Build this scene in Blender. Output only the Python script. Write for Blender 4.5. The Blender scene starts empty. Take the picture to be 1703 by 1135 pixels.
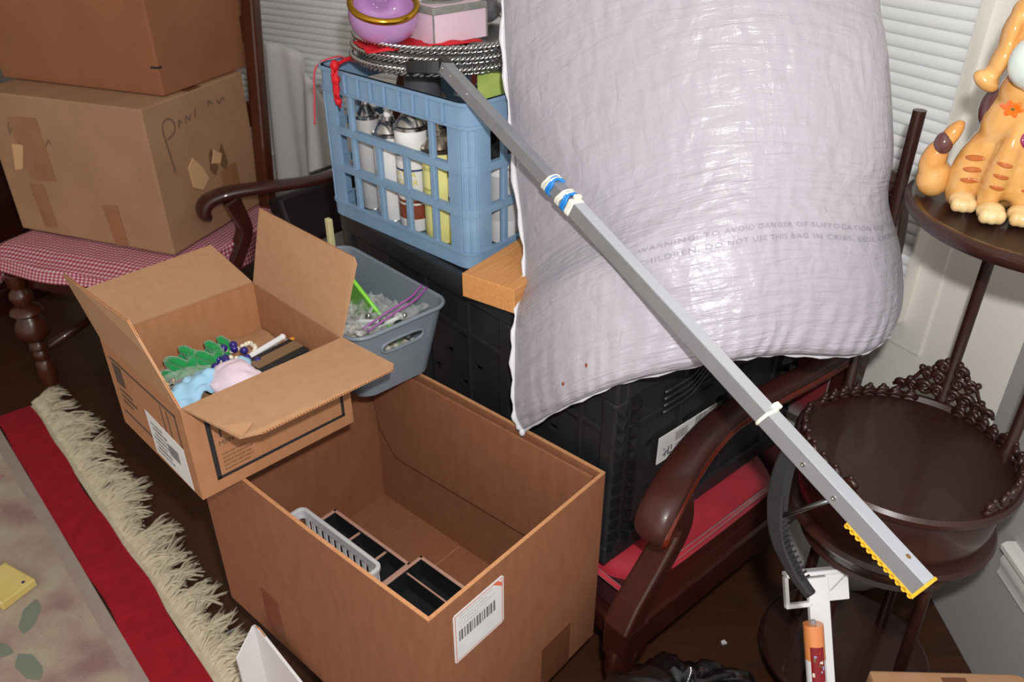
import bpy, bmesh, math, random
from mathutils import Vector, Matrix, noise
from mathutils.bvhtree import BVHTree
R = math.radians
PI = math.pi
rnd = random.Random(7)
scene = bpy.context.scene
C = scene.collection

# ------------------------------------------------------------------ camera
cam_d = bpy.data.cameras.new('camera'); cam = bpy.data.objects.new('camera', cam_d); C.objects.link(cam)
cam_d.sensor_width = 22.3; cam_d.lens = 18.0; cam_d.clip_start = 0.02
cam.location = (0, 0, 1.5); cam.rotation_euler = (R(90 - 31.5), 0, 0)
cam_d.dof.use_dof = True; cam_d.dof.focus_distance = 1.12; cam_d.dof.aperture_fstop = 5.0
scene.camera = cam
# ------------------------------------------------------------------ world, flash, exposure
world = bpy.data.worlds.new('world'); scene.world = world; world.use_nodes = True
bg = world.node_tree.nodes['Background']; bg.inputs[0].default_value = (1.0, 0.93, 0.86, 1); bg.inputs[1].default_value = 0.92
fl = bpy.data.lights.new('camera_flash', 'POINT'); fl.energy = 68; fl.shadow_soft_size = 0.018; fl.color = (1.0, 0.97, 0.95)
flo = bpy.data.objects.new('camera_flash', fl); flo.location = (0.045, 0.03, 1.60); C.objects.link(flo)
vs = scene.view_settings; vs.view_transform = 'Standard'; vs.look = 'None'; vs.gamma = 1.0; vs.use_curve_mapping = False
vs.exposure = 0.0

# ------------------------------------------------------------------ materials
MATS = {}
def lin(c):
    f = lambda v: (v / 255 / 12.92) if v <= 10.3 else ((v / 255 + 0.055) / 1.055) ** 2.4
    return (f(c[0]), f(c[1]), f(c[2]), 1)
def mat(name, rgb, rough=0.6, metal=0.0, var=None, vscale=8, vamt=0.5, bump=0, bscale=60, stretch=(1, 1, 1), coat=0, trans=0, alpha=1, ior=1.45, sheen=0, coord='Object', detail=4, spec=0.5):
    """sRGB colour, optional second colour mixed by noise, optional noise bump"""
    if name in MATS: return MATS[name]
    m = bpy.data.materials.new(name); m.use_nodes = True; MATS[name] = m
    nt = m.node_tree; b = nt.nodes['Principled BSDF']
    b.inputs['Base Color'].default_value = lin(rgb); b.inputs['Roughness'].default_value = rough
    b.inputs['Metallic'].default_value = metal; b.inputs['IOR'].default_value = ior
    b.inputs['Coat Weight'].default_value = coat; b.inputs['Transmission Weight'].default_value = trans
    b.inputs['Alpha'].default_value = alpha; b.inputs['Sheen Weight'].default_value = sheen
    b.inputs['Specular IOR Level'].default_value = spec
    if var or bump:
        tc = nt.nodes.new('ShaderNodeTexCoord'); mp = nt.nodes.new('ShaderNodeMapping'); mp.inputs['Scale'].default_value = stretch
        nt.links.new(tc.outputs[coord], mp.inputs[0])
    if var:
        n = nt.nodes.new('ShaderNodeTexNoise'); n.inputs['Scale'].default_value = vscale; n.inputs['Detail'].default_value = detail
        nt.links.new(mp.outputs[0], n.inputs['Vector'])
        cr = nt.nodes.new('ShaderNodeValToRGB'); cr.color_ramp.elements[0].position = 0.5 - vamt * 0.5; cr.color_ramp.elements[1].position = 0.5 + vamt * 0.5
        cr.color_ramp.elements[0].color = lin(rgb); cr.color_ramp.elements[1].color = lin(var)
        nt.links.new(n.outputs[0], cr.inputs[0]); nt.links.new(cr.outputs[0], b.inputs['Base Color'])
    if bump:
        n2 = nt.nodes.new('ShaderNodeTexNoise'); n2.inputs['Scale'].default_value = bscale; n2.inputs['Detail'].default_value = 3
        nt.links.new(mp.outputs[0], n2.inputs['Vector'])
        bp = nt.nodes.new('ShaderNodeBump'); bp.inputs['Strength'].default_value = bump; bp.inputs['Distance'].default_value = 0.002
        nt.links.new(n2.outputs[0], bp.inputs['Height']); nt.links.new(bp.outputs[0], b.inputs['Normal'])
    return m
card = mat('cardboard', (172, 122, 86), 0.75, var=(162, 112, 77), vscale=90, vamt=0.5, bump=0.15, bscale=220, stretch=(1, 1, 0.3))
card_dark = mat('cardboard_brown', (146, 95, 66), 0.75, var=(134, 85, 58), vscale=70, vamt=0.5, bump=0.15, bscale=200, stretch=(1, 1, 0.3))
card_in = mat('cardboard_inside', (176, 136, 102), 0.8, var=(167, 127, 94), vscale=60, bump=0.1, bscale=200)
card_old = mat('cardboard_old', (178, 140, 108), 0.8, var=(160, 122, 92), vscale=7, vamt=0.6, bump=0.2, bscale=160)
card_old2 = mat('cardboard_upper', (160, 106, 74), 0.8, var=(142, 92, 62), vscale=6, vamt=0.6, bump=0.2, bscale=160)
edge_m = mat('corrugated_edge', (196, 142, 98), 0.85, var=(174, 122, 82), vscale=160, vamt=0.6)
tape = mat('packing_tape', (122, 76, 55), 0.22, var=(108, 66, 48), vscale=12)
ink = mat('black_ink', (42, 40, 42), 0.6)
ink_faint = mat('faded_ink', (120, 96, 78), 0.7)
paper = mat('white_paper', (226, 226, 226), 0.6, var=(212, 212, 212), vscale=20)
wood_dark = mat('dark_mahogany', (42, 22, 19), 0.28, var=(66, 24, 17), vscale=5, vamt=0.5, stretch=(1, 1, 5), coat=0.4, bump=0.04, bscale=40)
wood_red = mat('mahogany_arm', (50, 27, 23), 0.3, var=(66, 25, 18), vscale=9, vamt=0.6, stretch=(4, 1, 4), coat=0.5)
wood_arm = mat('dusky_arm_wood', (50, 32, 30), 0.36, var=(70, 26, 20), vscale=7, vamt=0.5, stretch=(3, 1, 3), coat=0.25)
bead_lit = mat('lit_red_wood', (112, 38, 20), 0.2, var=(70, 22, 14), vscale=12, vamt=0.6, coat=0.6)
wood_tab = mat('etched_table_wood', (40, 23, 20), 0.35, var=(56, 26, 20), vscale=6, vamt=0.6, coat=0.25)
wood_chair = mat('brown_chair_wood', (88, 42, 24), 0.3, var=(62, 28, 16), vscale=6, vamt=0.6, coat=0.4)
floor_m = mat('dark_floorboards', (78, 45, 29), 0.42, var=(54, 32, 21), vscale=7, vamt=0.7, stretch=(1, 8, 1), bump=0.05, bscale=30)
wall_m = mat('cream_wall_paint', (230, 228, 221), 0.7, var=(225, 223, 216), vscale=3, bump=0.03, bscale=200)
wall_shaded = mat('shaded_wall_paint', (186, 186, 186), 0.7, var=(180, 180, 180), vscale=3, bump=0.03, bscale=200)  # darker copy of the wall paint, side wall's shade put into the colour
trim_m = mat('white_trim_paint', (226, 226, 222), 0.4)
slat_m = mat('blind_slat_vinyl', (243, 247, 248), 0.45)
sheer_m = mat('sheer_fabric', (226, 224, 224), 0.8, bump=0.1, bscale=300)
velvet = mat('red_velvet', (176, 26, 48), 0.7, var=(150, 18, 38), vscale=14, sheen=0.4, bump=0.15, bscale=120)
black_pl = mat('black_plastic', (33, 33, 36), 0.36, var=(42, 42, 45), vscale=20, bump=0.05, bscale=90)
black_gl = mat('black_gloss_plastic', (24, 24, 26), 0.18)
grey_bin = mat('grey_bin_plastic', (120, 130, 140), 0.4, bump=0.03, bscale=300)
blue_pl = mat('blue_crate_plastic', (132, 164, 194), 0.42, var=(120, 151, 182), vscale=18, bump=0.03, bscale=120)
pine = mat('pine_wood', (214, 156, 96), 0.6, var=(192, 128, 72), vscale=9, vamt=0.5, stretch=(22, 1.5, 22), bump=0.08, bscale=40)
alu = mat('brushed_aluminium', (176, 180, 186), 0.42, metal=0.75, var=(166, 170, 176), vscale=40, bump=0.02, bscale=300)
alu_lit = mat('lit_aluminium', (206, 212, 220), 0.45, metal=0.55)
silver = mat('silver_metal', (205, 205, 205), 0.2, metal=1.0)
dull_met = mat('dull_can_metal', (176, 170, 160), 0.3, metal=0.9, var=(120, 100, 84), vscale=30)
gold = mat('gold_glaze', (196, 150, 50), 0.16, metal=1.0)
purple = mat('lilac_ceramic', (176, 132, 186), 0.12, coat=0.6, var=(184, 140, 192), vscale=10)
white_pl = mat('white_plastic', (226, 228, 230), 0.4)
cream_pl = mat('milky_cable_tie', (224, 224, 212), 0.4)
yellow_pl = mat('yellow_rubber', (226, 176, 48), 0.5)
blue_tie = mat('blue_twist_tie', (40, 132, 214), 0.35)
red_cord = mat('red_cord', (206, 22, 36), 0.6)
green_fz = mat('green_chenille', (16, 150, 74), 0.95, var=(10, 124, 60), vscale=120, vamt=0.5, bump=0.8, bscale=300, sheen=0.6)
lblue = mat('pale_blue_fabric', (158, 204, 232), 0.8, bump=0.3, bscale=90)
pinkf = mat('pale_pink_fabric', (228, 210, 224), 0.8, bump=0.3, bscale=90)
indigo = mat('indigo_beads', (44, 34, 120), 0.15, coat=0.6)
pearl = mat('pearl_beads', (232, 222, 200), 0.2, coat=0.5)
clear = mat('clear_plastic_film', (235, 238, 238), 0.12, alpha=0.25)
green_pl = mat('green_plastic', (124, 190, 84), 0.35, var=(104, 176, 66), vscale=4)
green_lt = mat('lime_edge_plastic', (140, 222, 70), 0.35)
violet = mat('violet_zip', (160, 86, 160), 0.35, alpha=0.85)
orange_t = mat('orange_tube', (222, 140, 84), 0.18, coat=0.4)
pink_rim = mat('rose_beige_rim', (206, 164, 146), 0.5)

def nodes_mat(name):
    m = bpy.data.materials.new(name); m.use_nodes = True; MATS[name] = m
    return m, m.node_tree, m.node_tree.nodes['Principled BSDF']
def gingham_mat():
    m, nt, b = nodes_mat('red_gingham')
    b.inputs['Roughness'].default_value = 0.85
    tc = nt.nodes.new('ShaderNodeTexCoord'); sx = nt.nodes.new('ShaderNodeSeparateXYZ'); nt.links.new(tc.outputs['UV'], sx.inputs[0])
    outs = []
    for ax in (0, 1):
        mu = nt.nodes.new('ShaderNodeMath'); mu.operation = 'MULTIPLY'; mu.inputs[1].default_value = 75; nt.links.new(sx.outputs[ax], mu.inputs[0])
        fr = nt.nodes.new('ShaderNodeMath'); fr.operation = 'FRACT'; nt.links.new(mu.outputs[0], fr.inputs[0])
        gt = nt.nodes.new('ShaderNodeMath'); gt.operation = 'GREATER_THAN'; gt.inputs[1].default_value = 0.5; nt.links.new(fr.outputs[0], gt.inputs[0])
        outs.append(gt)
    ad = nt.nodes.new('ShaderNodeMath'); ad.operation = 'ADD'; nt.links.new(outs[0].outputs[0], ad.inputs[0]); nt.links.new(outs[1].outputs[0], ad.inputs[1])
    dv = nt.nodes.new('ShaderNodeMath'); dv.operation = 'MULTIPLY'; dv.inputs[1].default_value = 0.5; nt.links.new(ad.outputs[0], dv.inputs[0])
    cr = nt.nodes.new('ShaderNodeValToRGB'); cr.color_ramp.elements[0].color = lin((222, 200, 206)); cr.color_ramp.elements[1].color = lin((150, 30, 52))
    e = cr.color_ramp.elements.new(0.5); e.color = lin((192, 110, 128))
    nt.links.new(dv.outputs[0], cr.inputs[0]); nt.links.new(cr.outputs[0], b.inputs['Base Color'])
    return m
gingham = gingham_mat()
def bag_mat():
    m, nt, b = nodes_mat('white_polythene')
    b.inputs['Base Color'].default_value = lin((168, 164, 174)); b.inputs['Roughness'].default_value = 0.30; b.inputs['Specular IOR Level'].default_value = 0.5
    tc = nt.nodes.new('ShaderNodeTexCoord')
    hs = []
    for sc, st, rot, w in ((1, (14, 95, 1), 8, 1.0), (1, (60, 34, 1), -14, 0.75), (1, (10, 10, 1), 0, 0.5)):
        mp = nt.nodes.new('ShaderNodeMapping'); mp.inputs['Scale'].default_value = st; mp.inputs['Rotation'].default_value = (0, 0, R(rot))
        nt.links.new(tc.outputs['UV'], mp.inputs[0])
        n = nt.nodes.new('ShaderNodeTexNoise'); n.inputs['Scale'].default_value = sc; n.inputs['Detail'].default_value = 5; n.inputs['Distortion'].default_value = 0.6
        nt.links.new(mp.outputs[0], n.inputs['Vector'])
        mu = nt.nodes.new('ShaderNodeMath'); mu.operation = 'MULTIPLY'; mu.inputs[1].default_value = w; nt.links.new(n.outputs[0], mu.inputs[0]); hs.append(mu)
    a1 = nt.nodes.new('ShaderNodeMath'); nt.links.new(hs[0].outputs[0], a1.inputs[0]); nt.links.new(hs[1].outputs[0], a1.inputs[1])
    a2 = nt.nodes.new('ShaderNodeMath'); nt.links.new(a1.outputs[0], a2.inputs[0]); nt.links.new(hs[2].outputs[0], a2.inputs[1])
    bp = nt.nodes.new('ShaderNodeBump'); bp.inputs['Strength'].default_value = 0.6; bp.inputs['Distance'].default_value = 0.005
    nt.links.new(a2.outputs[0], bp.inputs['Height']); nt.links.new(bp.outputs[0], b.inputs['Normal'])
    return m
bagm = bag_mat()
def rug_mat():
    m, nt, b = nodes_mat('rug_pile')
    b.inputs['Roughness'].default_value = 0.95
    tc = nt.nodes.new('ShaderNodeTexCoord')
    n = nt.nodes.new('ShaderNodeTexNoise'); n.inputs['Scale'].default_value = 7; n.inputs['Detail'].default_value = 4; nt.links.new(tc.outputs['Object'], n.inputs['Vector'])
    cr = nt.nodes.new('ShaderNodeValToRGB'); cr.color_ramp.elements[0].position = 0.33; cr.color_ramp.elements[1].position = 0.66
    cr.color_ramp.elements[0].color = lin((146, 116, 114)); cr.color_ramp.elements[1].color = lin((180, 170, 152))
    e = cr.color_ramp.elements.new(0.48); e.color = lin((168, 148, 134))
    nt.links.new(n.outputs[0], cr.inputs[0]); nt.links.new(cr.outputs[0], b.inputs['Base Color'])
    n2 = nt.nodes.new('ShaderNodeTexNoise'); n2.inputs['Scale'].default_value = 260; nt.links.new(tc.outputs['Object'], n2.inputs['Vector'])
    bp = nt.nodes.new('ShaderNodeBump'); bp.inputs['Strength'].default_value = 0.6; bp.inputs['Distance'].default_value = 0.003
    nt.links.new(n2.outputs[0], bp.inputs['Height']); nt.links.new(bp.outputs[0], b.inputs['Normal'])
    return m
rugm = rug_mat()

# ------------------------------------------------------------------ mesh helpers
class MB:
    def __init__(s): s.v = []; s.f = []; s.uv = None
    def add(s, vs, fs, M=None):
        o = len(s.v)
        s.v += [tuple(M @ Vector(p)) if M else tuple(p) for p in vs]
        s.f += [tuple(i + o for i in f) for f in fs]
        return s
    def box(s, x0, x1, y0, y1, z0, z1, M=None):
        vs = [(x0,y0,z0),(x1,y0,z0),(x1,y1,z0),(x0,y1,z0),(x0,y0,z1),(x1,y0,z1),(x1,y1,z1),(x0,y1,z1)]
        return s.add(vs, [(0,3,2,1),(4,5,6,7),(0,1,5,4),(1,2,6,5),(2,3,7,6),(3,0,4,7)], M)
    def hexa(s, a, b):
        """two quads (lists of four points), joined into a solid"""
        return s.add(list(a) + list(b), [(3,2,1,0),(4,5,6,7),(0,1,5,4),(1,2,6,5),(2,3,7,6),(3,0,4,7)])
    def tube(s, pts, r, seg=8, closed=False, flat=1.0, up=None):
        pts = [Vector(p) for p in pts]; n = len(pts)
        rs = r if isinstance(r, (list, tuple)) else [r] * n
        rings = []; prev = None
        for i, p in enumerate(pts):
            if closed: t = pts[(i + 1) % n] - pts[i - 1]
            else: t = pts[min(i + 1, n - 1)] - pts[max(i - 1, 0)]
            t.normalize()
            if prev is None:
                a = Vector(up) if up else (Vector((0, 0, 1)) if abs(t.z) < 0.9 else Vector((1, 0, 0)))
            else: a = prev
            a = (a - t * a.dot(t)).normalized(); bb = t.cross(a); prev = a
            rings.append([p + (a * math.cos(2*PI*k/seg) * flat + bb * math.sin(2*PI*k/seg)) * rs[i] for k in range(seg)])
        vs = [v for rg in rings for v in rg]; fs = []
        m = n if closed else n - 1
        for i in range(m):
            j = (i + 1) % n
            for k in range(seg):
                l = (k + 1) % seg
                fs.append((i*seg+k, i*seg+l, j*seg+l, j*seg+k))
        if not closed:
            fs.append(tuple(range(seg))[::-1]); fs.append(tuple((n-1)*seg + k for k in range(seg)))
        return s.add(vs, fs)
    def rectsweep(s, pts, w, h, side):
        """rectangular section swept along pts; side: horizontal side vector(s); w across side, h across the other"""
        pts = [Vector(p) for p in pts]; n = len(pts); vs = []
        ws = w if isinstance(w, (list, tuple)) else [w]*n; hs = h if isinstance(h, (list, tuple)) else [h]*n
        for i, p in enumerate(pts):
            t = (pts[min(i+1, n-1)] - pts[max(i-1, 0)]).normalized()
            sd = Vector(side); sd = (sd - t*sd.dot(t)).normalized(); u = t.cross(sd)
            for a, b in ((-1,-1),(1,-1),(1,1),(-1,1)): vs.append(p + sd*a*ws[i]/2 + u*b*hs[i]/2)
        fs = [(3,2,1,0), tuple((n-1)*4+k for k in range(4))]
        for i in range(n-1):
            for k in range(4): fs.append((i*4+k, i*4+(k+1)%4, (i+1)*4+(k+1)%4, (i+1)*4+k))
        return s.add(vs, fs)
    def lathe(s, prof, seg=32, M=None, cap=True):
        vs = []; fs = []; n = len(prof)
        for r, z in prof:
            for k in range(seg): vs.append((r*math.cos(2*PI*k/seg), r*math.sin(2*PI*k/seg), z))
        for i in range(n-1):
            for k in range(seg):
                l = (k+1) % seg; fs.append((i*seg+k, i*seg+l, (i+1)*seg+l, (i+1)*seg+k))
        if cap:
            if prof[0][0] > 1e-5: fs.append(tuple(range(seg))[::-1])
            if prof[-1][0] > 1e-5: fs.append(tuple((n-1)*seg+k for k in range(seg)))
        return s.add(vs, fs, M)
    def prism(s, poly, h0, h1, M=None):
        n = len(poly)
        vs = [(x, y, h0) for x, y in poly] + [(x, y, h1) for x, y in poly]
        fs = [tuple(range(n))[::-1], tuple(range(n, 2*n))] + [(k, (k+1) % n, n+(k+1) % n, n+k) for k in range(n)]
        return s.add(vs, fs, M)
    def ball(s, c, r, seg=10, rings=6, M=None):
        rx, ry, rz = r if isinstance(r, (list, tuple)) else (r, r, r)
        vs = [(c[0], c[1], c[2]-rz)]; fs = []
        for i in range(1, rings):
            a = -PI/2 + PI*i/rings
            for k in range(seg): vs.append((c[0]+rx*math.cos(a)*math.cos(2*PI*k/seg), c[1]+ry*math.cos(a)*math.sin(2*PI*k/seg), c[2]+rz*math.sin(a)))
        vs.append((c[0], c[1], c[2]+rz)); L = len(vs)-1
        for k in range(seg):
            fs.append((0, 1+(k+1) % seg, 1+k)); fs.append((L, 1+(rings-2)*seg+k, 1+(rings-2)*seg+(k+1) % seg))
        for i in range(rings-2):
            for k in range(seg):
                l = (k+1) % seg; fs.append((1+i*seg+k, 1+i*seg+l, 1+(i+1)*seg+l, 1+(i+1)*seg+k))
        return s.add(vs, fs, M)
    def grid(s, nu, nv, fn, wrapu=False, flip=False):
        o = len(s.v); s.v += [tuple(fn(i/(nu if wrapu else nu-1), j/(nv-1))) for j in range(nv) for i in range(nu)]
        for j in range(nv-1):
            for i in range(nu if wrapu else nu-1):
                k = (i+1) % nu
                q = (o+j*nu+i, o+j*nu+k, o+(j+1)*nu+k, o+(j+1)*nu+i)
                s.f.append(q[::-1] if flip else q)
        return s
    def build(s, name, m, parent=None, smooth=False, bevel=0, weld=False, solid=0, sub=0):
        me = bpy.data.meshes.new(name); me.from_pydata(s.v, [], s.f)
        bm = bmesh.new(); bm.from_mesh(me)
        if weld: bmesh.ops.remove_doubles(bm, verts=bm.verts, dist=1e-5)
        bmesh.ops.recalc_face_normals(bm, faces=bm.faces)
        if s.uv:
            ul = bm.loops.layers.uv.new('UVMap')
            for f in bm.faces:
                for l in f.loops: l[ul].uv = s.uv[l.vert.index]
        bm.to_mesh(me); bm.free()
        if smooth:
            for p in me.polygons: p.use_smooth = True
            if smooth != True: me.set_sharp_from_angle(angle=R(smooth))
        me.materials.append(m)
        o = bpy.data.objects.new(name, me); C.objects.link(o)
        if parent: o.parent = parent
        if solid: md = o.modifiers.new('solid', 'SOLIDIFY'); md.thickness = solid; md.offset = 0
        if bevel:
            md = o.modifiers.new('bevel', 'BEVEL'); md.width = bevel; md.segments = 2; md.limit_method = 'ANGLE'; md.angle_limit = R(40)
        if sub: md = o.modifiers.new('sub', 'SUBSURF'); md.levels = sub; md.render_levels = sub
        return o
def tag(o, label=None, cat=None, group=None, kind=None):
    if label: o['label'] = label
    if cat: o['category'] = cat
    if group: o['group'] = group
    if kind: o['kind'] = kind
    return o
def thing(name, label, cat, loc=(0, 0, 0), rz=0, group=None, tilt=(0, 0)):
    o = bpy.data.objects.new(name, None); C.objects.link(o); o.empty_display_size = 0.05
    o.location = loc; o.rotation_euler = (R(tilt[0]), R(tilt[1]), R(rz)); return tag(o, label, cat, group)
def struct(name, mb, m, **k): return tag(mb.build(name, m, **k), kind='structure')
def text_mb(body, size, M, mb=None, shear=0, warp=None, spacing=1.0):
    cu = bpy.data.curves.new('t', 'FONT'); cu.body = body; cu.size = size; cu.shear = shear; cu.resolution_u = 2; cu.space_character = spacing
    o = bpy.data.objects.new('t', cu); C.objects.link(o)
    dg = bpy.context.evaluated_depsgraph_get(); dg.update()
    me = o.evaluated_get(dg).to_mesh()
    vs = [v.co.copy() for v in me.vertices]; fs = [tuple(p.vertices) for p in me.polygons]
    o.evaluated_get(dg).to_mesh_clear(); bpy.data.objects.remove(o); bpy.data.curves.remove(cu)
    mb = mb or MB()
    if warp: mb.add([warp(v) for v in vs], fs)
    else: mb.add(vs, fs, M)
    return mb
def plane_M(o, ex, ey):
    ex = Vector(ex).normalized(); ey = Vector(ey).normalized(); ez = ex.cross(ey)
    M = Matrix((ex, ey, ez)).transposed().to_4x4(); M.translation = Vector(o); return M
def strip2d(pts, w):
    vs = []; n = len(pts); fs = []
    for i in range(n):
        a = Vector(pts[min(i+1, n-1)]) - Vector(pts[max(i-1, 0)]); a.normalize(); nn = Vector((-a.y, a.x))*w/2; p = Vector(pts[i])
        vs += [(p+nn).to_3d(), (p-nn).to_3d()]
    for i in range(n-1): fs.append((2*i, 2*i+1, 2*i+3, 2*i+2))
    return vs, fs
def sm(a, b, x):
    t = min(1, max(0, (x-a)/(b-a))); return t*t*(3-2*t)
def catmull(P, n):
    P = [Vector(p) for p in P]; out = []
    for i in range(n):
        u = i/(n-1)*(len(P)-1); k = min(int(u), len(P)-2); t = u-k
        p0 = P[max(k-1, 0)]; p1 = P[k]; p2 = P[k+1]; p3 = P[min(k+2, len(P)-1)]
        out.append(0.5*((2*p1)+(p2-p0)*t+(2*p0-5*p1+4*p2-p3)*t*t+(3*p1-p0-3*p2+p3)*t*t*t))
    return out
def copy_part(o, parent):
    c = o.copy(); C.objects.link(c); c.parent = parent; return c

# ================================================================== THE SETTING
struct('floor', MB().box(-4, 3, -1.5, 5, -0.05, 0), floor_m)
# bay: right-hand window wall (normal (.866,.5), c=1.5), left-hand window wall (normal (.5,.866), c=2.3), side wall x=.965
def wall_pt(n, c, s, z, off=0):     # s along the wall to the left
    n = Vector(n); return Vector((n.x*(c-off)-n.y*s, n.y*(c-off)+n.x*s, z))
NR = (0.866, 0.5); CRT = 1.5; NL = (0.5, 0.866); CLF = 2.3
def wall(name, n, c, s0, s1, m, z1=2.6):
    mb = MB(); mb.hexa([wall_pt(n, c, s0, 0), wall_pt(n, c, s1, 0), wall_pt(n, c, s1, z1), wall_pt(n, c, s0, z1)],
                       [wall_pt(n, c, s0, 0, -0.1), wall_pt(n, c, s1, 0, -0.1), wall_pt(n, c, s1, z1, -0.1), wall_pt(n, c, s0, z1, -0.1)])
    return struct(name, mb, m)
wall('wall_right', NR, CRT, 0.63, 2.12, wall_m)
wall('wall_back', NL, CLF, 1.09, 5.0, wall_m)
struct('wall_side', MB().box(0.965, 1.065, -1.5, 1.36, 0, 2.6), wall_shaded)
struct('wall_left', MB().box(-2.85, -2.75, -1.5, 4.6, 0, 2.6), wall_m)
struct('ceiling', MB().box(-4, 1.1, -1.5, 5, 2.6, 2.65), wall_m)
# moulding on the side wall
mb = MB()
prof = [(0, 0.345), (-0.018, 0.345), (-0.026, 0.338), (-0.026, 0.328), (-0.020, 0.322), (-0.012, 0.312), (-0.016, 0.300), (-0.014, 0.288), (-0.010, 0.275), (-0.012, 0.262), (0, 0.258)]
vs = [(0.966+x, y, z) for y in (1.15, -0.5) for x, z in prof]; n = len(prof)
mb.add(vs, [tuple(range(n)), tuple(range(2*n-1, n-1, -1))] + [(k, k+1, n+k+1, n+k) for k in range(n-1)] + [(n-1, 0, n, 2*n-1)])
struct('trim_1', mb, trim_m, smooth=30)
def window(name, n, c, s0, s1, z0, z1):
    w = bpy.data.objects.new(name, None); C.objects.link(w); tag(w, kind='structure')
    ux = Vector((-n[1], n[0], 0)); o = wall_pt(n, c, 0, 0)
    w.location = o; w.rotation_euler = (0, 0, math.atan2(ux.y, ux.x))     # local x along wall (left), local -y... room side
    # local frame: x = along wall; y = left-perp of x, which points out of the room when n is outward
    sgn = 1 if Vector((-ux.y, ux.x, 0)).dot(Vector((n[0], n[1], 0))) > 0 else -1
    rm = -sgn                              # direction of the room along local y
    f = lambda a, b: (min(a, b), max(a, b))
    ya, yb = f(0, rm*0.012)
    MB().box(s0, s1, ya, yb, z0, z1).build('window_pane', mat('night_glass', (30, 34, 40), 0.1), w)
    for a0, a1, b0, b1 in ((s0-0.07, s0, z0-0.07, z1+0.07), (s1, s1+0.07, z0-0.07, z1+0.07), (s0, s1, z0-0.07, z0), (s0, s1, z1, z1+0.07)):
        ya, yb = f(0, rm*0.006); MB().box(a0, a1, ya, yb, b0, b1).build('window_frame', wall_m, w, bevel=0.001)
    for a0 in (s0-0.018, s1+0.013):
        ya, yb = f(0, rm*0.040); MB().box(a0, a0+0.005, ya, yb, z0-0.01, z1).build('window_jamb', wall_m, w)
    # one slat mesh shared by all
    mb = MB(); wdt = 0.027; pts = []
    for k in range(5):
        t = k/4-0.5; pts.append((t*wdt, 0.0028*(1-4*t*t)))
    ta = R(82)
    top = [(p*math.cos(ta)*-rm + q*math.sin(ta)*rm, p*math.sin(ta)+q*math.cos(ta)) for p, q in pts]
    vs = [(x, y, z) for x in (s0-0.012, s1+0.012) for y, z in top] + [(x, y-rm*0.0006, z-0.0006) for x in (s0-0.012, s1+0.012) for y, z in top]
    fs = []
    for b in (0, 10):
        for k in range(4): fs.append((b+k, b+k+1, b+5+k+1, b+5+k))
    fs += [(0, 5, 15, 10), (4, 9, 19, 14)]
    mb.add(vs, fs)
    z = z0+0.02; first = None
    while z < z1-0.02:
        if first is None: first = mb.build('slat', slat_m, w, smooth=True); s = first
        else: s = copy_part(first, w)
        s.location = (0, rm*0.026, z); z += 0.0228
    ya, yb = f(rm*0.016, rm*0.036)
    MB().box(s0, s1, ya, yb, z0, z0+0.012).build('bottom_rail', slat_m, w, bevel=0.003)
    MB().box(s0, s1, ya, yb, z1-0.03, z1).build('head_rail', slat_m, w, bevel=0.003)
    for q in (0.2, 0.8):
        x = s0+(s1-s0)*q; MB().tube([(x, rm*0.040, z0), (x, rm*0.040, z1)], 0.0008, 5).build('ladder_cord', slat_m, w)
    return w
window('window_1', NL, CLF, 1.25, 2.9, 0.42, 1.95)
window('window_2', NR, CRT, 0.925, 2.0, 0.62, 1.95)

# ================================================================== RUG
A = R(-48.3)
rug = thing('fringed_rug', 'beige floral rug with dark red border stripe and cream fringe', 'rug', (-1.47, 2.055, 0), -48.3)
# local x along the stripe toward the camera, local y away (toward boxes); fringe on +y side
MB().box(0, 1.9, -1.6, -0.105, 0.001, 0.010).build('field', rugm, rug)
mb = MB(); N = 40
mb.grid(N, 5, lambda u, v: (u*1.9, -0.105+v*0.10+0.004*math.sin(u*17)+0.003*math.sin(u*41), 0.0105+0.002*math.sin(v*PI)))
mb.build('border_stripe', mat('rug_red', (168, 16, 36), 0.95, var=(140, 10, 28), vscale=30, bump=0.5, bscale=300), rug, smooth=True)
MB().box(0, 1.9, -0.135, -0.105, 0.002, 0.0115).build('inner_border', mat('rug_mauve', (168, 154, 144), 0.95, var=(158, 140, 132), vscale=30, bump=0.5, bscale=300), rug)
MB().box(0, 1.9, -0.006, 0.022, 0.001, 0.009).build('selvedge', mat('fringe_cotton', (214, 204, 180), 0.95, var=(192, 180, 154), vscale=60, bump=0.4, bscale=200), rug)
mb = MB(); r2 = random.Random(3)
x = -0.02
while x < 1.9:
    wd = r2.uniform(0.010, 0.024); lean = r2.uniform(-0.9, 0.9)*r2.random(); L0 = r2.uniform(0.055, 0.135); curl = r2.uniform(-1, 1)
    for i in range(int(wd*900)):
        x0 = x+r2.uniform(-0.004, wd+0.004); ln = L0*r2.uniform(0.72, 1.06); dr = lean+r2.uniform(-0.20, 0.20); ph = r2.uniform(0, 6); zz = r2.uniform(0.003, 0.020); p = []
        for k in range(7):
            t = k/6; p.append((x0+(dr*t+curl*0.35*t*t)*ln-0.3*wd*t*(x0-x-wd/2)/wd+0.009*math.sin(ph+t*8)*t, 0.004+ln*t*(1-0.12*abs(curl)*t), 0.004+zz*math.sin(t*2.7)))
        mb.tube(p, [0.0031]*5+[0.0027, 0.0014], 5)
    x += wd*0.92
tag(mb.build('fringe', MATS['fringe_cotton'], rug, smooth=True), 'tangled cream cotton fringe', kind='stuff')
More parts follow.
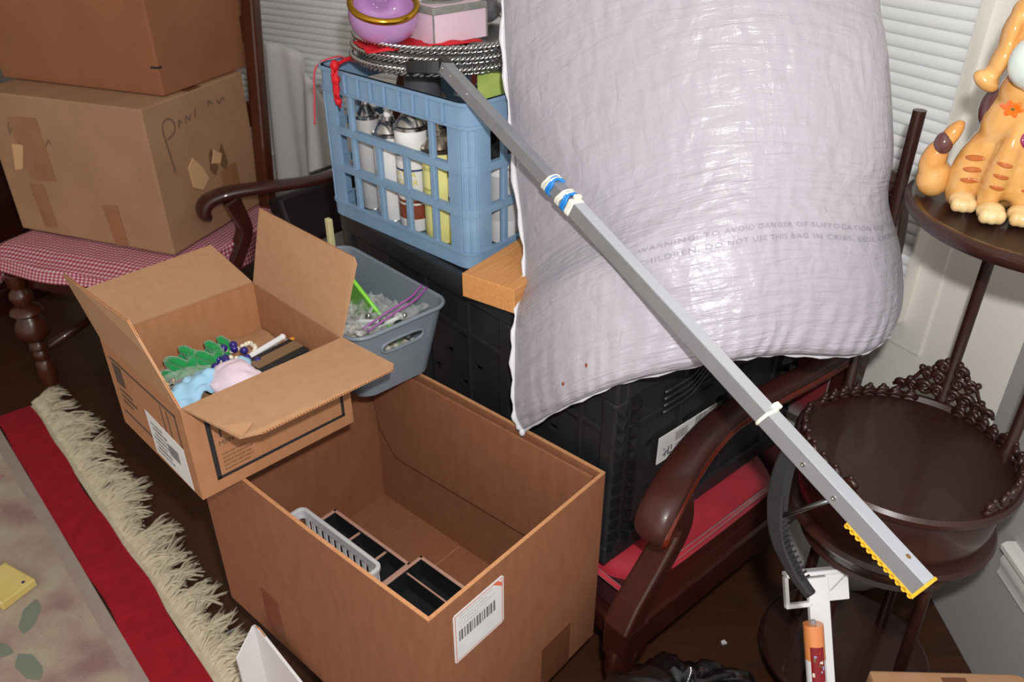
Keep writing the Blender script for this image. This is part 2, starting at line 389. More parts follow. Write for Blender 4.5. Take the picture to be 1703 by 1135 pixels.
# leaf and flower motifs woven in the field
gm = mat('rug_sage', (124, 132, 118), 0.95, bump=0.5, bscale=300); rr = MATS['rug_red']; pk = mat('rug_rose', (164, 128, 124), 0.95, bump=0.5, bscale=300)
for mx, my, a, L, m in ((0.70, -0.27, 20, 0.10, gm), (0.66, -0.33, 70, 0.09, gm), (0.86, -0.24, -30, 0.10, gm), (0.90, -0.33, 40, 0.11, gm), (0.80, -0.40, 100, 0.09, gm), (1.0, -0.28, 10, 0.10, gm), (0.93, -0.45, 130, 0.1, gm),
                        (1.05, -0.52, 15, 0.07, rr), (1.12, -0.46, 70, 0.09, rr), (1.14, -0.36, -20, 0.08, rr), (0.42, -0.24, 40, 0.12, pk), (0.52, -0.36, -20, 0.12, pk), (1.02, -0.40, 60, 0.13, pk), (0.3, -0.2, 90, 0.1, pk)):
    mb = MB(); pl = [(L*(t-0.5), 0.22*L*math.sin(PI*t)*(1+0.2*math.sin(9*t))) for t in [k/8 for k in range(9)]]; pl += [(x, -y) for x, y in pl[-2:0:-1]]
    mb.prism(pl, 0.0095, 0.0108, Matrix.Translation((mx, my, 0)) @ Matrix.Rotation(R(a), 4, 'Z')); mb.build('woven_motif', m, rug)

yb = thing('note_block', 'pale yellow block with a small dark dot lying on the rug', 'block', (-1.165, 1.33, 0.011), -28)
MB().box(-0.06, 0.05, -0.045, 0.04, 0, 0.022).build('pad', mat('pale_yellow', (226, 206, 130), 0.7, var=(214, 190, 110), vscale=12), yb, bevel=0.003)
MB().box(-0.06, 0.05, -0.046, -0.040, 0.0215, 0.0232).build('binding', mat('pale_yellow2', (236, 222, 160), 0.6), yb)
MB().lathe([(0.004, 0), (0.004, 0.0008)], 12, Matrix.Translation((0.035, 0.02, 0.022))).build('dot', mat('dot_blue', (40, 50, 90), 0.5), yb)

# ================================================================== SETTEE  (local x right, y to the back)
SO = (0.206, 0.953, 0); SY = -49
st = thing('settee', 'mahogany settee with red velvet seat and scrolled arms, piled with crates', 'settee', SO, SY)
W = 1.69; D = 0.66
MB().rectsweep([(-0.03, 0.064, 0.225), (-W+0.03, 0.064, 0.225)], 0.045, 0.05, (0, 1, 0)).build('front_rail', wood_dark, st, bevel=0.006)
for x in (-0.028, -W+0.028):
    MB().rectsweep([(x, 0.02, 0.285), (x, D, 0.285)], 0.05, 0.075, (1, 0, 0)).build('side_rail', wood_dark, st, bevel=0.006)
def cushion(x0, x1, y0, y1, z0, z1, bul):
    mb = MB()
    def fn(u, v):
        a = 2*PI*u; cx = math.copysign(abs(math.cos(a))**0.35, math.cos(a)); cy = math.copysign(abs(math.sin(a))**0.35, math.sin(a))
        t = v*PI-PI/2; k = abs(math.cos(t))**0.45; zz = math.copysign(abs(math.sin(t))**0.6, math.sin(t))
        p = Vector(((x0+x1)/2+(x1-x0)/2*cx*k, (y0+y1)/2+(y1-y0)/2*cy*k, (z0+z1)/2+(z1-z0)/2*zz))
        q = noise.noise(p*9)*0.006+noise.noise(p*25)*0.002
        return p+Vector((0, -abs(q), q))
    mb.grid(90, 16, fn, wrapu=True); return mb
sc = cushion(-W+0.055, -0.045, 0.030, 0.60, 0.225, 0.378, 0).build('seat_cushion', velvet, st, smooth=True)
for z in (0.350,):
    MB().tube([(-W+0.07, 0.040, z), (-0.062, 0.040, z), (-0.048, 0.052, z), (-0.048, 0.58, z)], 0.005, 6).build('piping', velvet, sc, smooth=True)
MB().box(-W+0.05, -0.05, 0.06, D, 0.262, 0.318).build('seat_deck', mat('dark_webbing', (60, 14, 22), 0.8), st)
for sx in (0, 1):
    X = (lambda x: -x-W) if sx else (lambda x: x)     # mirror for the left end
    # arm: flattened sweep, bowed inwards, front end rolled down
    P = [(0.004, 0.030, 0.545), (0.006, 0.016, 0.556), (0.005, 0.018, 0.580), (0.0, 0.042, 0.600), (-0.018, 0.10, 0.612), (-0.045, 0.19, 0.612), (-0.066, 0.30, 0.606), (-0.062, 0.43, 0.600), (-0.046, 0.56, 0.606), (-0.03, 0.66, 0.625)]
    P = catmull([(X(x), y, z) for x, y, z in P], 40)
    rs = [0.019+0.013*sm(0, 0.12, i/39)-0.010*sm(0.3, 1, i/39) for i in range(40)]
    mb = MB(); n = 14; rings = []
    for i, p in enumerate(P):
        t = (P[min(i+1, 39)]-P[max(i-1, 0)]).normalized(); sd = Vector((1, 0, 0)); sd = (sd-t*sd.dot(t)).normalized(); u = t.cross(sd)
        if i < 3: pass
        for k in range(n):
            a = 2*PI*k/n; cx = math.copysign(abs(math.cos(a))**0.7, math.cos(a)); cy = math.copysign(abs(math.sin(a))**0.7, math.sin(a))
            rings.append(p+sd*cx*rs[i]*1.0+u*cy*rs[i]*0.52)
    fs = [tuple(range(n)), tuple(39*n+k for k in range(n))]
    for i in range(39):
        for k in range(n): fs.append((i*n+k, i*n+(k+1) % n, (i+1)*n+(k+1) % n, (i+1)*n+k))
    mb.add(rings, fs); mb.build('arm', wood_arm, st, smooth=50)
    # moulded lower edge of the arm, its red highlight painted into the colour
    MB().tube([(p.x+(rs[i]*0.86 if not sx else -rs[i]*0.86)*min(1, i/6), p.y, p.z-0.009) for i, p in enumerate(P)][2:], 0.0085, 8).build('arm_bead', bead_lit, st, smooth=True)
    # S-shaped arm support
    Q = catmull([(X(-0.026), 0.006, 0.31), (X(-0.026), 0.028, 0.355), (X(-0.024), 0.075, 0.42), (X(-0.020), 0.115, 0.49), (X(-0.016), 0.105, 0.55), (X(-0.016), 0.09, 0.595)], 20)
    MB().rectsweep(Q, [0.056-0.016*i/19 for i in range(20)], [0.052-0.014*math.sin(PI*i/19) for i in range(20)], (1, 0, 0)).build('arm_support', wood_red, st, bevel=0.006)
    MB().box(X(-0.026)-0.028, X(-0.026)+0.028, -0.012, 0.048, 0.235, 0.325).build('corner_block', wood_dark, st, bevel=0.005)
    for y, s in ((0.018, -1), (D-0.02, 1)):
        LQ = catmull([(X(-0.026), y, 0.26), (X(-0.024), y+0.014*s, 0.20), (X(-0.026), y-0.004*s, 0.10), (X(-0.026), y+0.012*s, 0.0)], 12)
        MB().tube(LQ, [0.028, 0.030, 0.029, 0.027, 0.024, 0.021, 0.019, 0.017, 0.016, 0.017, 0.020, 0.021], 10).build('leg', wood_dark, st, smooth=True)
    MB().rectsweep(catmull([(X(-0.03), D, 0.25), (X(-0.03), D+0.01, 0.55), (X(-0.035), D+0.05, 0.80), (X(-0.06), D+0.08, 0.92)], 12), 0.05, 0.045, (1, 0, 0)).build('back_stile', wood_dark, st, bevel=0.006)
mb = MB(); mb.grid(40, 12, lambda u, v: (-0.07-u*(W-0.14), D+0.02+0.06*v-0.02*math.sin(PI*v), 0.40+v*(0.50+0.06*math.sin(PI*u))))
mb.build('back_upholstery', mat('maroon_velvet', (112, 12, 26), 0.7, sheen=0.4), st, smooth=True, solid=0.03)
MB().tube([(-0.06-u*(W-0.12), D+0.085, 0.93+0.06*math.sin(PI*u)) for u in [k/24 for k in range(25)]], 0.028, 10).build('crest_rail', wood_red, st, smooth=True)
# dark padded slab lying between left arm and crates
sl = thing('black_case', 'flat black case leaning between the settee arm and the crate', 'case', (-0.70, 2.38, 0.375), 52)
MB().box(0, 0.50, -0.035, 0.035, 0, 0.17, Matrix.Rotation(R(-20), 4, 'X')).build('shell', mat('case_black', (34, 32, 34), 0.5), sl, bevel=0.012)
MB().tube([(0.18, 0.075, 0.162), (0.18, 0.083, 0.185), (0.32, 0.083, 0.185), (0.32, 0.075, 0.162)], 0.006, 6).build('handle', black_pl, sl, smooth=True)

# ================================================================== BLACK FOLDING CRATES on the settee
def to_world(x, y, z, o=SO, a=SY):
    c, s = math.cos(R(a)), math.sin(R(a)); return (o[0]+x*c-y*s, o[1]+x*s+y*c, o[2]+z)
def black_crate(label, x0, x1, y0, y1, h, group, teeth_sides):
    t = thing('folding_crate', label, 'crate', to_world((x0+x1)/2, (y0+y1)/2, 0.374), SY, group)
    w = (x1-x0)/2; d = (y1-y0)/2; p = 0.034
    MB().box(-w+0.01, w-0.01, -d+0.01, d-0.01, 0, 0.012).build('base', black_pl, t)
    # rim
    for a0, a1, b0, b1 in ((-w, w, -d, -d+0.022), (-w, w, d-0.022, d), (-w, -w+0.022, -d+0.022, d-0.022), (w-0.022, w, -d+0.022, d-0.022)):
        MB().box(a0, a1, b0, b1, h-0.045, h).build('rim', black_pl, t, bevel=0.004)
        MB().box(a0, a1, b0, b1, 0, 0.040).build('bottom_band', black_pl, t, bevel=0.004)
    for sx in (-1, 1):
        for sy in (-1, 1):
            cp = MB().box(min(sx*w, sx*(w-p)), max(sx*w, sx*(w-p)), min(sy*d, sy*(d-p)), max(sy*d, sy*(d-p)), 0.038, h-0.042).build('corner_post', black_pl, t, bevel=0.006)
            mb = MB(); k = 0; z = 0.03
            while z < h-0.06:          # hinge teeth beside the post
                if 'x' in teeth_sides:
                    X = sx*w; yb = sy*(d-p-0.006) if d > 0.1 else 0; s = sy
                    mb.add([(X, yb, z), (X+sx*0.010, yb-s*0.004, z+0.006), (X, yb-s*0.024, z), (X, yb, z+0.019), (X, yb-s*0.024, z+0.015)], [(0, 1, 2), (0, 3, 1), (2, 1, 4), (3, 4, 1), (0, 2, 4, 3)])
                    mb.add([(X, sy*(d-0.004), z), (X+sx*0.008, sy*(d-0.012), z+0.004), (X, sy*(d-0.028), z), (X, sy*(d-0.004), z+0.017), (X, sy*(d-0.028), z+0.015)], [(0, 1, 2), (0, 3, 1), (2, 1, 4), (3, 4, 1), (0, 2, 4, 3)])
                z += 0.027
            if mb.v: mb.build('hinge_teeth', black_gl, cp)
    # wall panels with slots
    def panel(M, L, name='side_panel'):
        mb = MB(); z0, z1 = 0.038, h-0.042; nx = max(4, int(L/0.045)); nz = 6
        hx = L/nx; hz = (z1-z0)/nz
        for i in range(nx):
            for j in range(nz):
                a = -L/2+i*hx; b = z0+j*hz
                if (i+j) % 2 == 0 and 0 < i < nx-1 and 0 < j < nz-1:      # slot: frame of four strips
                    sw, sh = hx*0.26, hz*0.12; cx, cz = a+hx/2, b+hz/2
                    mb.box(a, cx-sw, -0.004, 0.004, b, b+hz, M); mb.box(cx+sw, a+hx, -0.004, 0.004, b, b+hz, M)
                    mb.box(cx-sw, cx+sw, -0.004, 0.004, b, cz-sh, M); mb.box(cx-sw, cx+sw, -0.004, 0.004, cz+sh, b+hz, M)
                else: mb.box(a, a+hx, -0.004, 0.004, b, b+hz, M)
        pn = mb.build(name, black_pl, t)
        mb = MB()
        for i in range(0, nx+1, 3): mb.box(-L/2+i*hx-0.005, -L/2+i*hx+0.005, -0.010, 0, z0, z1, M)
        mb.box(-L/2, L/2, -0.009, 0, z0+(z1-z0)*0.76, z0+(z1-z0)*0.80, M)
        mb.build('ribs', black_pl, pn, bevel=0.002)
    panel(Matrix.Translation((0, -d+0.012, 0)), 2*(w-p))
    panel(Matrix.Translation((0, d-0.012, 0)) @ Matrix.Rotation(PI, 4, 'Z'), 2*(w-p))
    panel(Matrix.Translation((w-0.012, 0, 0)) @ Matrix.Rotation(PI/2, 4, 'Z'), 2*(d-p))
    panel(Matrix.Translation((-w+0.012, 0, 0)) @ Matrix.Rotation(-PI/2, 4, 'Z'), 2*(d-p))
    return t, w, d
CH = 0.425
ca, _, _ = black_crate('wide black folding crate under the blue crate, with slotted panel', -0.945, -0.372, 0.045, 0.45, CH, 'black folding crates on the settee', 'x')
cb, wb, db = black_crate('black folding crate under the white bag, barcode label on its side', -0.362, -0.107, 0.040, 0.60, 0.398, 'black folding crates on the settee', 'x')
MB().box(-0.28, 0.28, -0.20, 0.20, CH-0.02, CH-0.006).build('lid', black_pl, ca)
MB().box(-0.115, 0.115, -0.27, 0.27, 0.378, 0.392).build('lid', black_pl, cb)
# embossed scroll lines and label on the right face of crate b
mb = MB()
for k in range(4):
    mb.tube([(wb+0.001, -0.16+0.30*t, 0.285+0.014*k+0.045*sm(0.2, 0.5, t)) for t in [q/16 for q in range(17)]], 0.003, 6)
mb.build('embossed_scroll', black_pl, cb, smooth=True)
lb = MB().box(wb+0.0005, wb+0.0025, -0.162, 0.0, 0.172, 0.230).build('barcode_label', paper, cb)
mb = MB(); r3 = random.Random(5)
def bars(mb, M, w, h, n):
    x = 0
    while x < w:
        b = r3.choice((0.0012, 0.002, 0.003))*w/0.06; mb.add([(x, 0, 0), (x+b, 0, 0), (x+b, h, 0), (x, h, 0)], [(0, 1, 2, 3)], M); x += b+r3.choice((0.0012, 0.002))*w/0.06
ML = plane_M((wb+0.0029, -0.152, 0.175), (0, 1, 0), (0, 0, 1))
bars(mb, ML @ Matrix.Translation((0.09, 0.025, 0)), 0.045, 0.03, 10); bars(mb, ML @ Matrix.Translation((0.035, 0.028, 0)), 0.035, 0.02, 10)
for j in range(5):
    for i in range(6):
        if r3.random() < 0.6: mb.add([(0.004+i*0.004, 0.006+j*0.004, 0), (0.008+i*0.004, 0.006+j*0.004, 0), (0.008+i*0.004, 0.010+j*0.004, 0), (0.004+i*0.004, 0.010+j*0.004, 0)], [(0, 1, 2, 3)], ML)
for j in range(3): bars(mb, ML @ Matrix.Translation((0.036, 0.004+j*0.007, 0)), 0.05, 0.003, 5)
mb.build('label_print', mat('grey_print', (110, 110, 114), 0.6), lb)
# pale paper edge peeking beside crate a
pe = thing('paper_strip', 'cream folded paper strip standing by the crate corner', 'paper', to_world(-0.965, 0.03, 0.374), SY)
MB().box(-0.012, 0.004, -0.006, 0.006, 0, 0.40).build('sheet', mat('cream_paper', (214, 206, 156), 0.7), pe, bevel=0.002)

# ================================================================== BLUE MILK CRATE
MC = (-0.121, 1.661, 0.800); MA = -43
mc = thing('milk_crate', 'light blue plastic lattice crate full of spray cans', 'crate', MC, MA)
w, d, h = 0.217, 0.165, 0.312; cr = 0.030; th = 0.006
# floor
MB().box(-w+0.01, w-0.01, -d+0.01, d-0.01, 0, 0.008).build('crate_floor', blue_pl, mc)
def rrect(w, d, r, n=6):
    pts = []
    for cx, cy, a0 in ((w-r, d-r, 0), (-w+r, d-r, 90), (-w+r, -d+r, 180), (w-r, -d+r, 270)):
        for k in range(n+1): a = R(a0+90*k/n); pts.append((cx+r*math.cos(a), cy+r*math.sin(a)))
    return pts
def band(z0, z1, grow=0.0, thick=0.006, name='band'):
    o = rrect(w+grow, d+grow, cr); i = rrect(w+grow-thick, d+grow-thick, cr-thick if cr > thick else cr); n = len(o)
    vs = [(x, y, z0) for x, y in o]+[(x, y, z1) for x, y in o]+[(x, y, z0) for x, y in i]+[(x, y, z1) for x, y in i]; fs = []
    for k in range(n):
        l = (k+1) % n; fs += [(k, l, n+l, n+k), (2*n+l, 2*n+k, 3*n+k, 3*n+l), (n+k, n+l, 3*n+l, 3*n+k), (l, k, 2*n+k, 2*n+l)]
    return MB().add(vs, fs).build(name, blue_pl, mc, smooth=40)
band(0.0, 0.030, 0.0007, name='bottom_band'); band(0.268, h, 0.0007, name='top_band')
band(h-0.006, h, 0.004, 0.010, 'rim_lip'); band(0.266, 0.272, 0.003, 0.009, 'rim_lip'); band(0.028, 0.033, 0.003, 0.009, 'rim_lip')
band(0.103, 0.118, 0.0012, 0.011, 'hoop'); band(0.183, 0.198, 0.0012, 0.011, 'hoop')
def rib(x, y, ax, z0, z1, wid=0.013, dep=0.010):
    if ax == 'x': return MB().box(x-wid/2, x+wid/2, y-dep/2, y+dep/2, z0, z1).build('upright', blue_pl, mc, bevel=0.002)
    return MB().box(x-dep/2, x+dep/2, y-wid/2, y+wid/2, z0, z1).build('upright', blue_pl, mc, bevel=0.002)
for sy in (-1, 1):
    for i, x in enumerate((-0.118, -0.040, 0.042, 0.118)): rib(x, sy*(d-0.005), 'x', 0.03, 0.27 if i in (0, 3) else 0.19)
    for x in (-0.158, -0.118, -0.078, -0.04, 0.0, 0.042, 0.08, 0.118, 0.158):
        MB().box(x-0.002, x+0.002, sy*(d+0.004)-0.004, sy*(d+0.004)+0.001, 0.272, h-0.005).build('rim_rib', blue_pl, mc)
for sx in (-1, 1):
    for i, y in enumerate((-0.072, 0.0, 0.072)): rib(sx*(w-0.005), y, 'y', 0.03, 0.27 if i != 1 else 0.19)
# rounded corner posts
for sx in (-1, 1):
    for sy in (-1, 1):
        o = []; i = []
        for k in range(-2, 9):
            a = R(min(90, max(0, 90*k/6))); ex = (0.014 if k < 0 else 0); 
            px, py = (w-cr+cr*math.cos(a)), (d-cr+cr*math.sin(a)); qx, qy = (w-cr+(cr-0.006)*math.cos(a)), (d-cr+(cr-0.006)*math.sin(a))
            if k < 0: py -= 0.012*-k; qy -= 0.012*-k
            if k > 6: px -= 0.012*(k-6); qx -= 0.012*(k-6)
            o.append((sx*px, sy*py)); i.append((sx*qx, sy*qy))
        MB().prism(o+i[::-1], 0.01, h-0.01).build('corner_post', blue_pl, mc, smooth=40)
        mb = MB()
        for a in (20, 45, 70):
            ca_, sa_ = math.cos(R(a)), math.sin(R(a)); mb.tube([(sx*(w-cr+(cr+0.001)*ca_), sy*(d-cr+(cr+0.001)*sa_), z) for z in (0.035, h-0.05)], 0.0018, 5)
        mb.build('post_flute', blue_pl, mc)
# grubby grime kept in the plastic colour noise only

# spray cans and bottles inside, crate-local positions
CM = Matrix.Translation(MC) @ Matrix.Rotation(R(MA), 4, 'Z')
def can(label, x, y, hgt, body, bands, dome, nozzle, rad=0.033, cat='spray can', cap=None, texts=(), face=-100):
    p = CM @ Vector((x, y, 0.0085)); t = thing('spray_can', label, cat, p, MA, 'cans in the blue crate')
    hb = hgt-0.052
    MB().lathe([(rad-0.002, 0), (rad, 0.003), (rad, hb-0.003), (rad-0.001, hb)], 28).build('body', body, t, smooth=40)
    MB().lathe([(rad+0.0012, 0.001), (rad+0.0012, 0.005)], 28).build('bottom_seam', silver, t, smooth=True)
    for z0, z1, m in bands: MB().lathe([(rad+0.0004, z0), (rad+0.0004, z1)], 28, cap=False).build('label_band', m, t, smooth=True)
    if cap: MB().lathe([(rad+0.001, hb-0.01), (rad+0.001, hb+0.045), (rad-0.004, hb+0.05), (0.0, hb+0.05)], 28).build('cap', cap, t, smooth=40)
    else:
        MB().lathe([(rad+0.001, hb-0.002), (rad+0.001, hb+0.004), (rad-0.004, hb+0.006), (rad-0.010, hb+0.018), (rad-0.017, hb+0.026), (0.013, hb+0.028), (0.013, hb+0.034), (0.006, hb+0.036), (0, hb+0.036)], 28).build('dome', dome, t, smooth=40)
        if nozzle:
            nz = MB().lathe([(0.0075, hb+0.034), (0.007, hb+0.050), (0.005, hb+0.052), (0, hb+0.052)], 16).build('nozzle', nozzle, t, smooth=40)
            MB().lathe([(0.0015, 0), (0.0015, 0.001)], 8, Matrix.Translation((0, -0.0075, hb+0.046)) @ Matrix.Rotation(PI/2, 4, 'X')).build('nozzle_hole', ink, nz)
    for body_t, size, z, m, ang in texts:
        def warp(v, z=z, ang=ang): a = R(face+ang)+v.x/rad; return (math.cos(a)*(rad+0.0008), math.sin(a)*(rad+0.0008), z+v.y)
        text_mb(body_t, size, None, warp=warp).build('lettering', m, t)
    return t
wht = mat('can_white', (232, 232, 232), 0.3); yel = mat('can_yellow', (232, 228, 150), 0.35); brn = mat('can_brown', (132, 66, 44), 0.4)
navy = mat('can_navy', (38, 60, 110), 0.35); byel = mat('can_bright_yellow', (226, 208, 40), 0.35); blk = mat('can_black', (38, 38, 42), 0.35); grc = mat('can_charcoal', (84, 86, 92), 0.4); gry = mat('label_grey', (196, 198, 200), 0.4)
can('white spray can with silver dome, white nozzle, brown base band', 0.0, -0.110, 0.262, wht, [(0.03, 0.06, brn), (0.064, 0.07, brn), (0.130, 0.134, navy), (0.150, 0.172, gry)], silver, wht,
    texts=(('ULTRA', 0.017, 0.118, byel, -22), ('COVER', 0.017, 0.102, byel, -22), ('Satin', 0.010, 0.158, ink, -20)))
can('pale yellow spray can with rusty dome in the blue crate', 0.082, -0.112, 0.238, yel, [(0.0, 0.004, yel)], dull_met, dull_met, rad=0.034, texts=(('GLOSS', 0.010, 0.15, mat('can_olive', (120, 130, 60), 0.5), -10), ('ENAMEL', 0.008, 0.11, MATS['can_olive'], -10)))
can('small can with blue and yellow label beside the crate corner', 0.150, -0.118, 0.205, wht, [(0.012, 0.045, byel), (0.075, 0.10, navy), (0.105, 0.112, navy)], dull_met, None, rad=0.028, texts=(('OIL', 0.016, 0.05, ink, 0),))
can('plain white can with small red mark, left of centre in blue crate', -0.076, -0.105, 0.232, wht, [(0.0, 0.004, wht)], silver, wht, texts=(('■', 0.014, 0.15, red_cord, 18),))
can('charcoal capped can standing behind the white cans', -0.062, -0.02, 0.292, wht, [(0.10, 0.16, gry)], silver, None, rad=0.036, cap=grc, texts=(('PRIMER', 0.012, 0.252, gry, 5),))
can('slim white can at the left end of the blue crate', -0.150, -0.10, 0.25, mat('can_grey', (190, 190, 190), 0.4), [(0.0, 0.004, gry)], silver, wht, rad=0.024)
can('white can with black dome near the crate right side', 0.172, -0.03, 0.225, wht, [(0.05, 0.14, gry)], blk, None, rad=0.032, texts=(('PAINT', 0.012, 0.15, ink, 60),))
can('white can with green edge at the back of crate right side', 0.170, 0.055, 0.23, wht, [(0.05, 0.14, gry), (0.01, 0.03, mat('can_green', (60, 120, 60), 0.4))], silver, wht, rad=0.033)
can('dull metal can in the middle of the blue crate', 0.06, -0.02, 0.24, gry, [(0.05, 0.15, brn)], dull_met, wht, rad=0.033)
can('black bottle can deep in the blue crate behind the reacher jaws', 0.05, 0.06, 0.27, blk, [], black_gl, None, rad=0.033, cap=black_gl)
can('dark can at the back left of blue crate', -0.12, 0.06, 0.25, grc, [], dull_met, None, rad=0.033)
# green booklet and red tin at the crate's back right, below the silver trays
gb = thing('green_packet', 'pale green seed packet standing in the blue crate', 'packet', CM @ Vector((0.128, 0.010, 0.0085)), MA+28)
MB().box(-0.045, 0.045, -0.008, 0.008, 0.262, 0.312).build('face', mat('packet_green', (190, 204, 110), 0.5, var=(150, 180, 80), vscale=30), gb, bevel=0.002)
MB().box(-0.045, 0.045, -0.0095, 0.0085, 0.256, 0.262).build('white_edge', paper, gb)
MB().box(-0.047, 0.047, -0.012, 0.010, 0.232, 0.256).build('red_sleeve', mat('dark_red_card', (168, 24, 40), 0.5), gb, bevel=0.002)

# ---------------- things lying on top of the blue crate
def rope_ring(c, r, z, amp, turns, seg=6, rt=0.0026, ph=0, ell=1.0):
    mb = MB(); n = turns*8
    for s in (0, PI):
        mb.tube([(c[0]+(r+amp*math.cos(s+ph+2*PI*k/8))*math.cos(2*PI*k/n), c[1]+ell*(r+amp*math.cos(s+ph+2*PI*k/8))*math.sin(2*PI*k/n), z+amp*math.sin(s+ph+2*PI*k/8)) for k in range(n)], rt, seg, closed=True)
    return mb
top = Vector((-0.142, 1.688, MC[2]+h+0.014))
for i in range(3):
    t = thing('silver_tray', ('silver tray with twisted rope rim, bottom of stack on blue crate', 'silver tray with twisted rope rim, middle of stack on blue crate', 'silver tray with twisted rope rim, topmost, holding the lilac dish')[i], 'tray', (top.x+0.004*i, top.y, top.z+0.019*i), 20*i, 'silver trays on the blue crate')
    MB().lathe([(0.0, 0.002), (0.11, 0.002), (0.135, 0.008), (0.168, 0.014), (0.168, 0.011), (0.135, 0.005), (0.11, 0.0), (0, 0)], 40).build('dish', silver, t, smooth=40)
    rope_ring((0, 0), 0.172, 0.013, 0.0028, 56).build('rope_rim', silver, t, smooth=True)
    rope_ring((0, 0), 0.162, 0.004, 0.0028, 40, rt=0.0025, ph=1).build('lower_rope', silver, t, smooth=True)
tz = top.z+0.019*2+0.006
# lilac heart-shaped dish
pd = thing('lilac_dish', 'lilac ceramic heart dish with thick gold rim', 'dish', (-0.237, 1.600, tz+0.020), 18, tilt=(24, 0))
def heart(a):
    x = 16*math.sin(a)**3; y = 13*math.cos(a)-5*math.cos(2*a)-2*math.cos(3*a)-math.cos(4*a)
    e = (0.062*math.cos(a+PI/2), 0.055*math.sin(a+PI/2)); k = 0.62
    return Vector((k*x*0.0040+(1-k)*-e[0]*-1, k*(y+2)*0.0040+(1-k)*e[1]*1.0, 0))
HN = 48
def dish_fn(prof):
    def fn(u, v):
        i = v*(len(prof)-1); k = min(int(i), len(prof)-2); t = i-k
        s = prof[k][0]*(1-t)+prof[k+1][0]*t; z = prof[k][1]*(1-t)+prof[k+1][1]*t
        a = 2*PI*u; p = Vector((0.062*math.sin(a), 0.058*math.cos(a), 0)) if z < -1 else Vector((0.064*math.sin(a), 0.058*math.cos(a)-0.030*math.exp(-(min(a, 2*PI-a)/0.42)**2)*sm(0.0, 0.05, z)+0.010*sm(0.0, 0.05, z)*math.exp(-(((min(a, 2*PI-a)-0.8)/0.4)**2)), 0))
        dip = 0.020*math.exp(-(min(a, 2*PI-a)/0.5)**2)*sm(0.04, 0.085, z)
        return (p.x*s, p.y*s, z-dip*0)
    return fn
mb = MB(); mb.grid(HN, 15, dish_fn([(0.0, 0.001), (0.72, 0.0), (0.88, 0.008), (0.97, 0.022), (1.0, 0.036), (0.98, 0.050), (0.94, 0.056), (0.86, 0.052), (0.84, 0.036), (0.78, 0.018), (0.55, 0.010), (0.0, 0.010)]), wrapu=True)
mb.build('bowl', purple, pd, smooth=True, weld=True)
fnr = dish_fn([(0.925, 0.056), (0.925, 0.056)])
mb = MB().tube([fnr(k/HN, 0) for k in range(HN)], 0.0062, 8, closed=True); mb.build('gold_rim', gold, pd, smooth=True)
# pale pink trinket box
tb = thing('trinket_box', 'pale pink box with grey edges and oval medallion lid', 'box', (-0.130, 1.655, tz), 42)
MB().box(-0.062, 0.062, -0.052, 0.052, 0, 0.052).build('body', mat('pale_pink_card', (222, 196, 212), 0.5), tb, bevel=0.001)
greyc = mat('grey_embossed', (120, 122, 118), 0.5, var=(146, 146, 140), vscale=60)
ld = MB().box(-0.064, 0.064, -0.054, 0.054, 0.052, 0.064).build('lid', greyc, tb, bevel=0.002)
MB().box(-0.055, 0.055, -0.045, 0.045, 0.0635, 0.0648).build('lid_panel', MATS['pale_pink_card'], ld)
MB().lathe([(0.0, 0.003), (0.030, 0.003), (0.036, 0.001), (0.036, 0)], 32, Matrix.Translation((0, 0, 0.0645)) @ Matrix.Diagonal((1.25, 0.95, 1, 1))).build('medallion', greyc, ld, smooth=40)
for k in range(3): rope_ring((0, 0), 0.014+0.008*k, 0.0685-0.0006*k, 0.0006, 14, rt=0.0007, ell=0.75).build('medallion_ring', mat('dark_pewter', (90, 92, 88), 0.5), ld)
for x in (-0.063, 0.063): MB().box(x-0.0012, x+0.0012, -0.0535, -0.051, 0, 0.052).build('edge_trim', greyc, tb)
# small wrapped shiny packet
cp = thing('cellophane_packet', 'crumpled dark cellophane packet beside the pink box', 'packet', (-0.055, 1.78, tz), 10)
mb = MB(); mb.grid(24, 12, lambda u, v: Vector((0.035*math.cos(2*PI*u), 0.03*math.sin(2*PI*u), 0))*math.sin(PI*v)**0.6*(1+0.25*noise.noise((5*math.cos(2*PI*u), 5*math.sin(2*PI*u), 4*v)))+Vector((0, 0, 0.055*v)), wrapu=True)
mb.build('wrap', mat('grey_cellophane', (90, 90, 96), 0.1, alpha=0.9, coat=0.5), cp, weld=True)
# red cloth folded under the dish
rc = thing('red_cloth', 'bright red cloth crumpled under the lilac dish and box', 'cloth', (-0.185, 1.625, tz-0.005), 25)
mb = MB(); mb.grid(24, 14, lambda u, v: ((u-0.5)*0.22, (v-0.5)*0.10-0.02, 0.003+0.006*noise.noise((u*6, v*5, 2))+0.003))
mb.build('fabric', red_cord, rc, smooth=True, solid=0.002)
rt = thing('red_tassel', 'knotted red cord tassel hanging over the blue crate rim', 'tassel', (0, 0, 0))
P0 = CM @ Vector((-0.135, -d-0.012, h+0.012))
mb = MB()
for k in range(7):
    pp = [P0+Vector((0.05*(1-t), 0.06*(1-t), 0.012*(1-t)+0.0))+Vector((0.006*math.sin(k*2+t*9), 0.006*math.cos(k*1.7+t*8), 0)) for t in [q/8 for q in range(9)]]
    ln = 0.045+0.006*k
    pp += [P0+Vector((0.005*math.sin(k*2.1+q*1.3), -0.004+0.004*math.cos(k*1.3+q), -ln*q/6)) for q in range(1, 7)]
    mb.tube(pp, 0.0024, 5)
for q, r in ((0, 0.009), (0.026, 0.008), (0.045, 0.006), (0.068, 0.007)): mb.ball(tuple(P0+Vector((0.002, -0.003, -q))), (r, r, r*1.2), 8, 6)
mb.build('strands', red_cord, rt, smooth=True)
rs_ = thing('red_string', 'thin red string drooping off the crate left corner', 'string', (0, 0, 0))
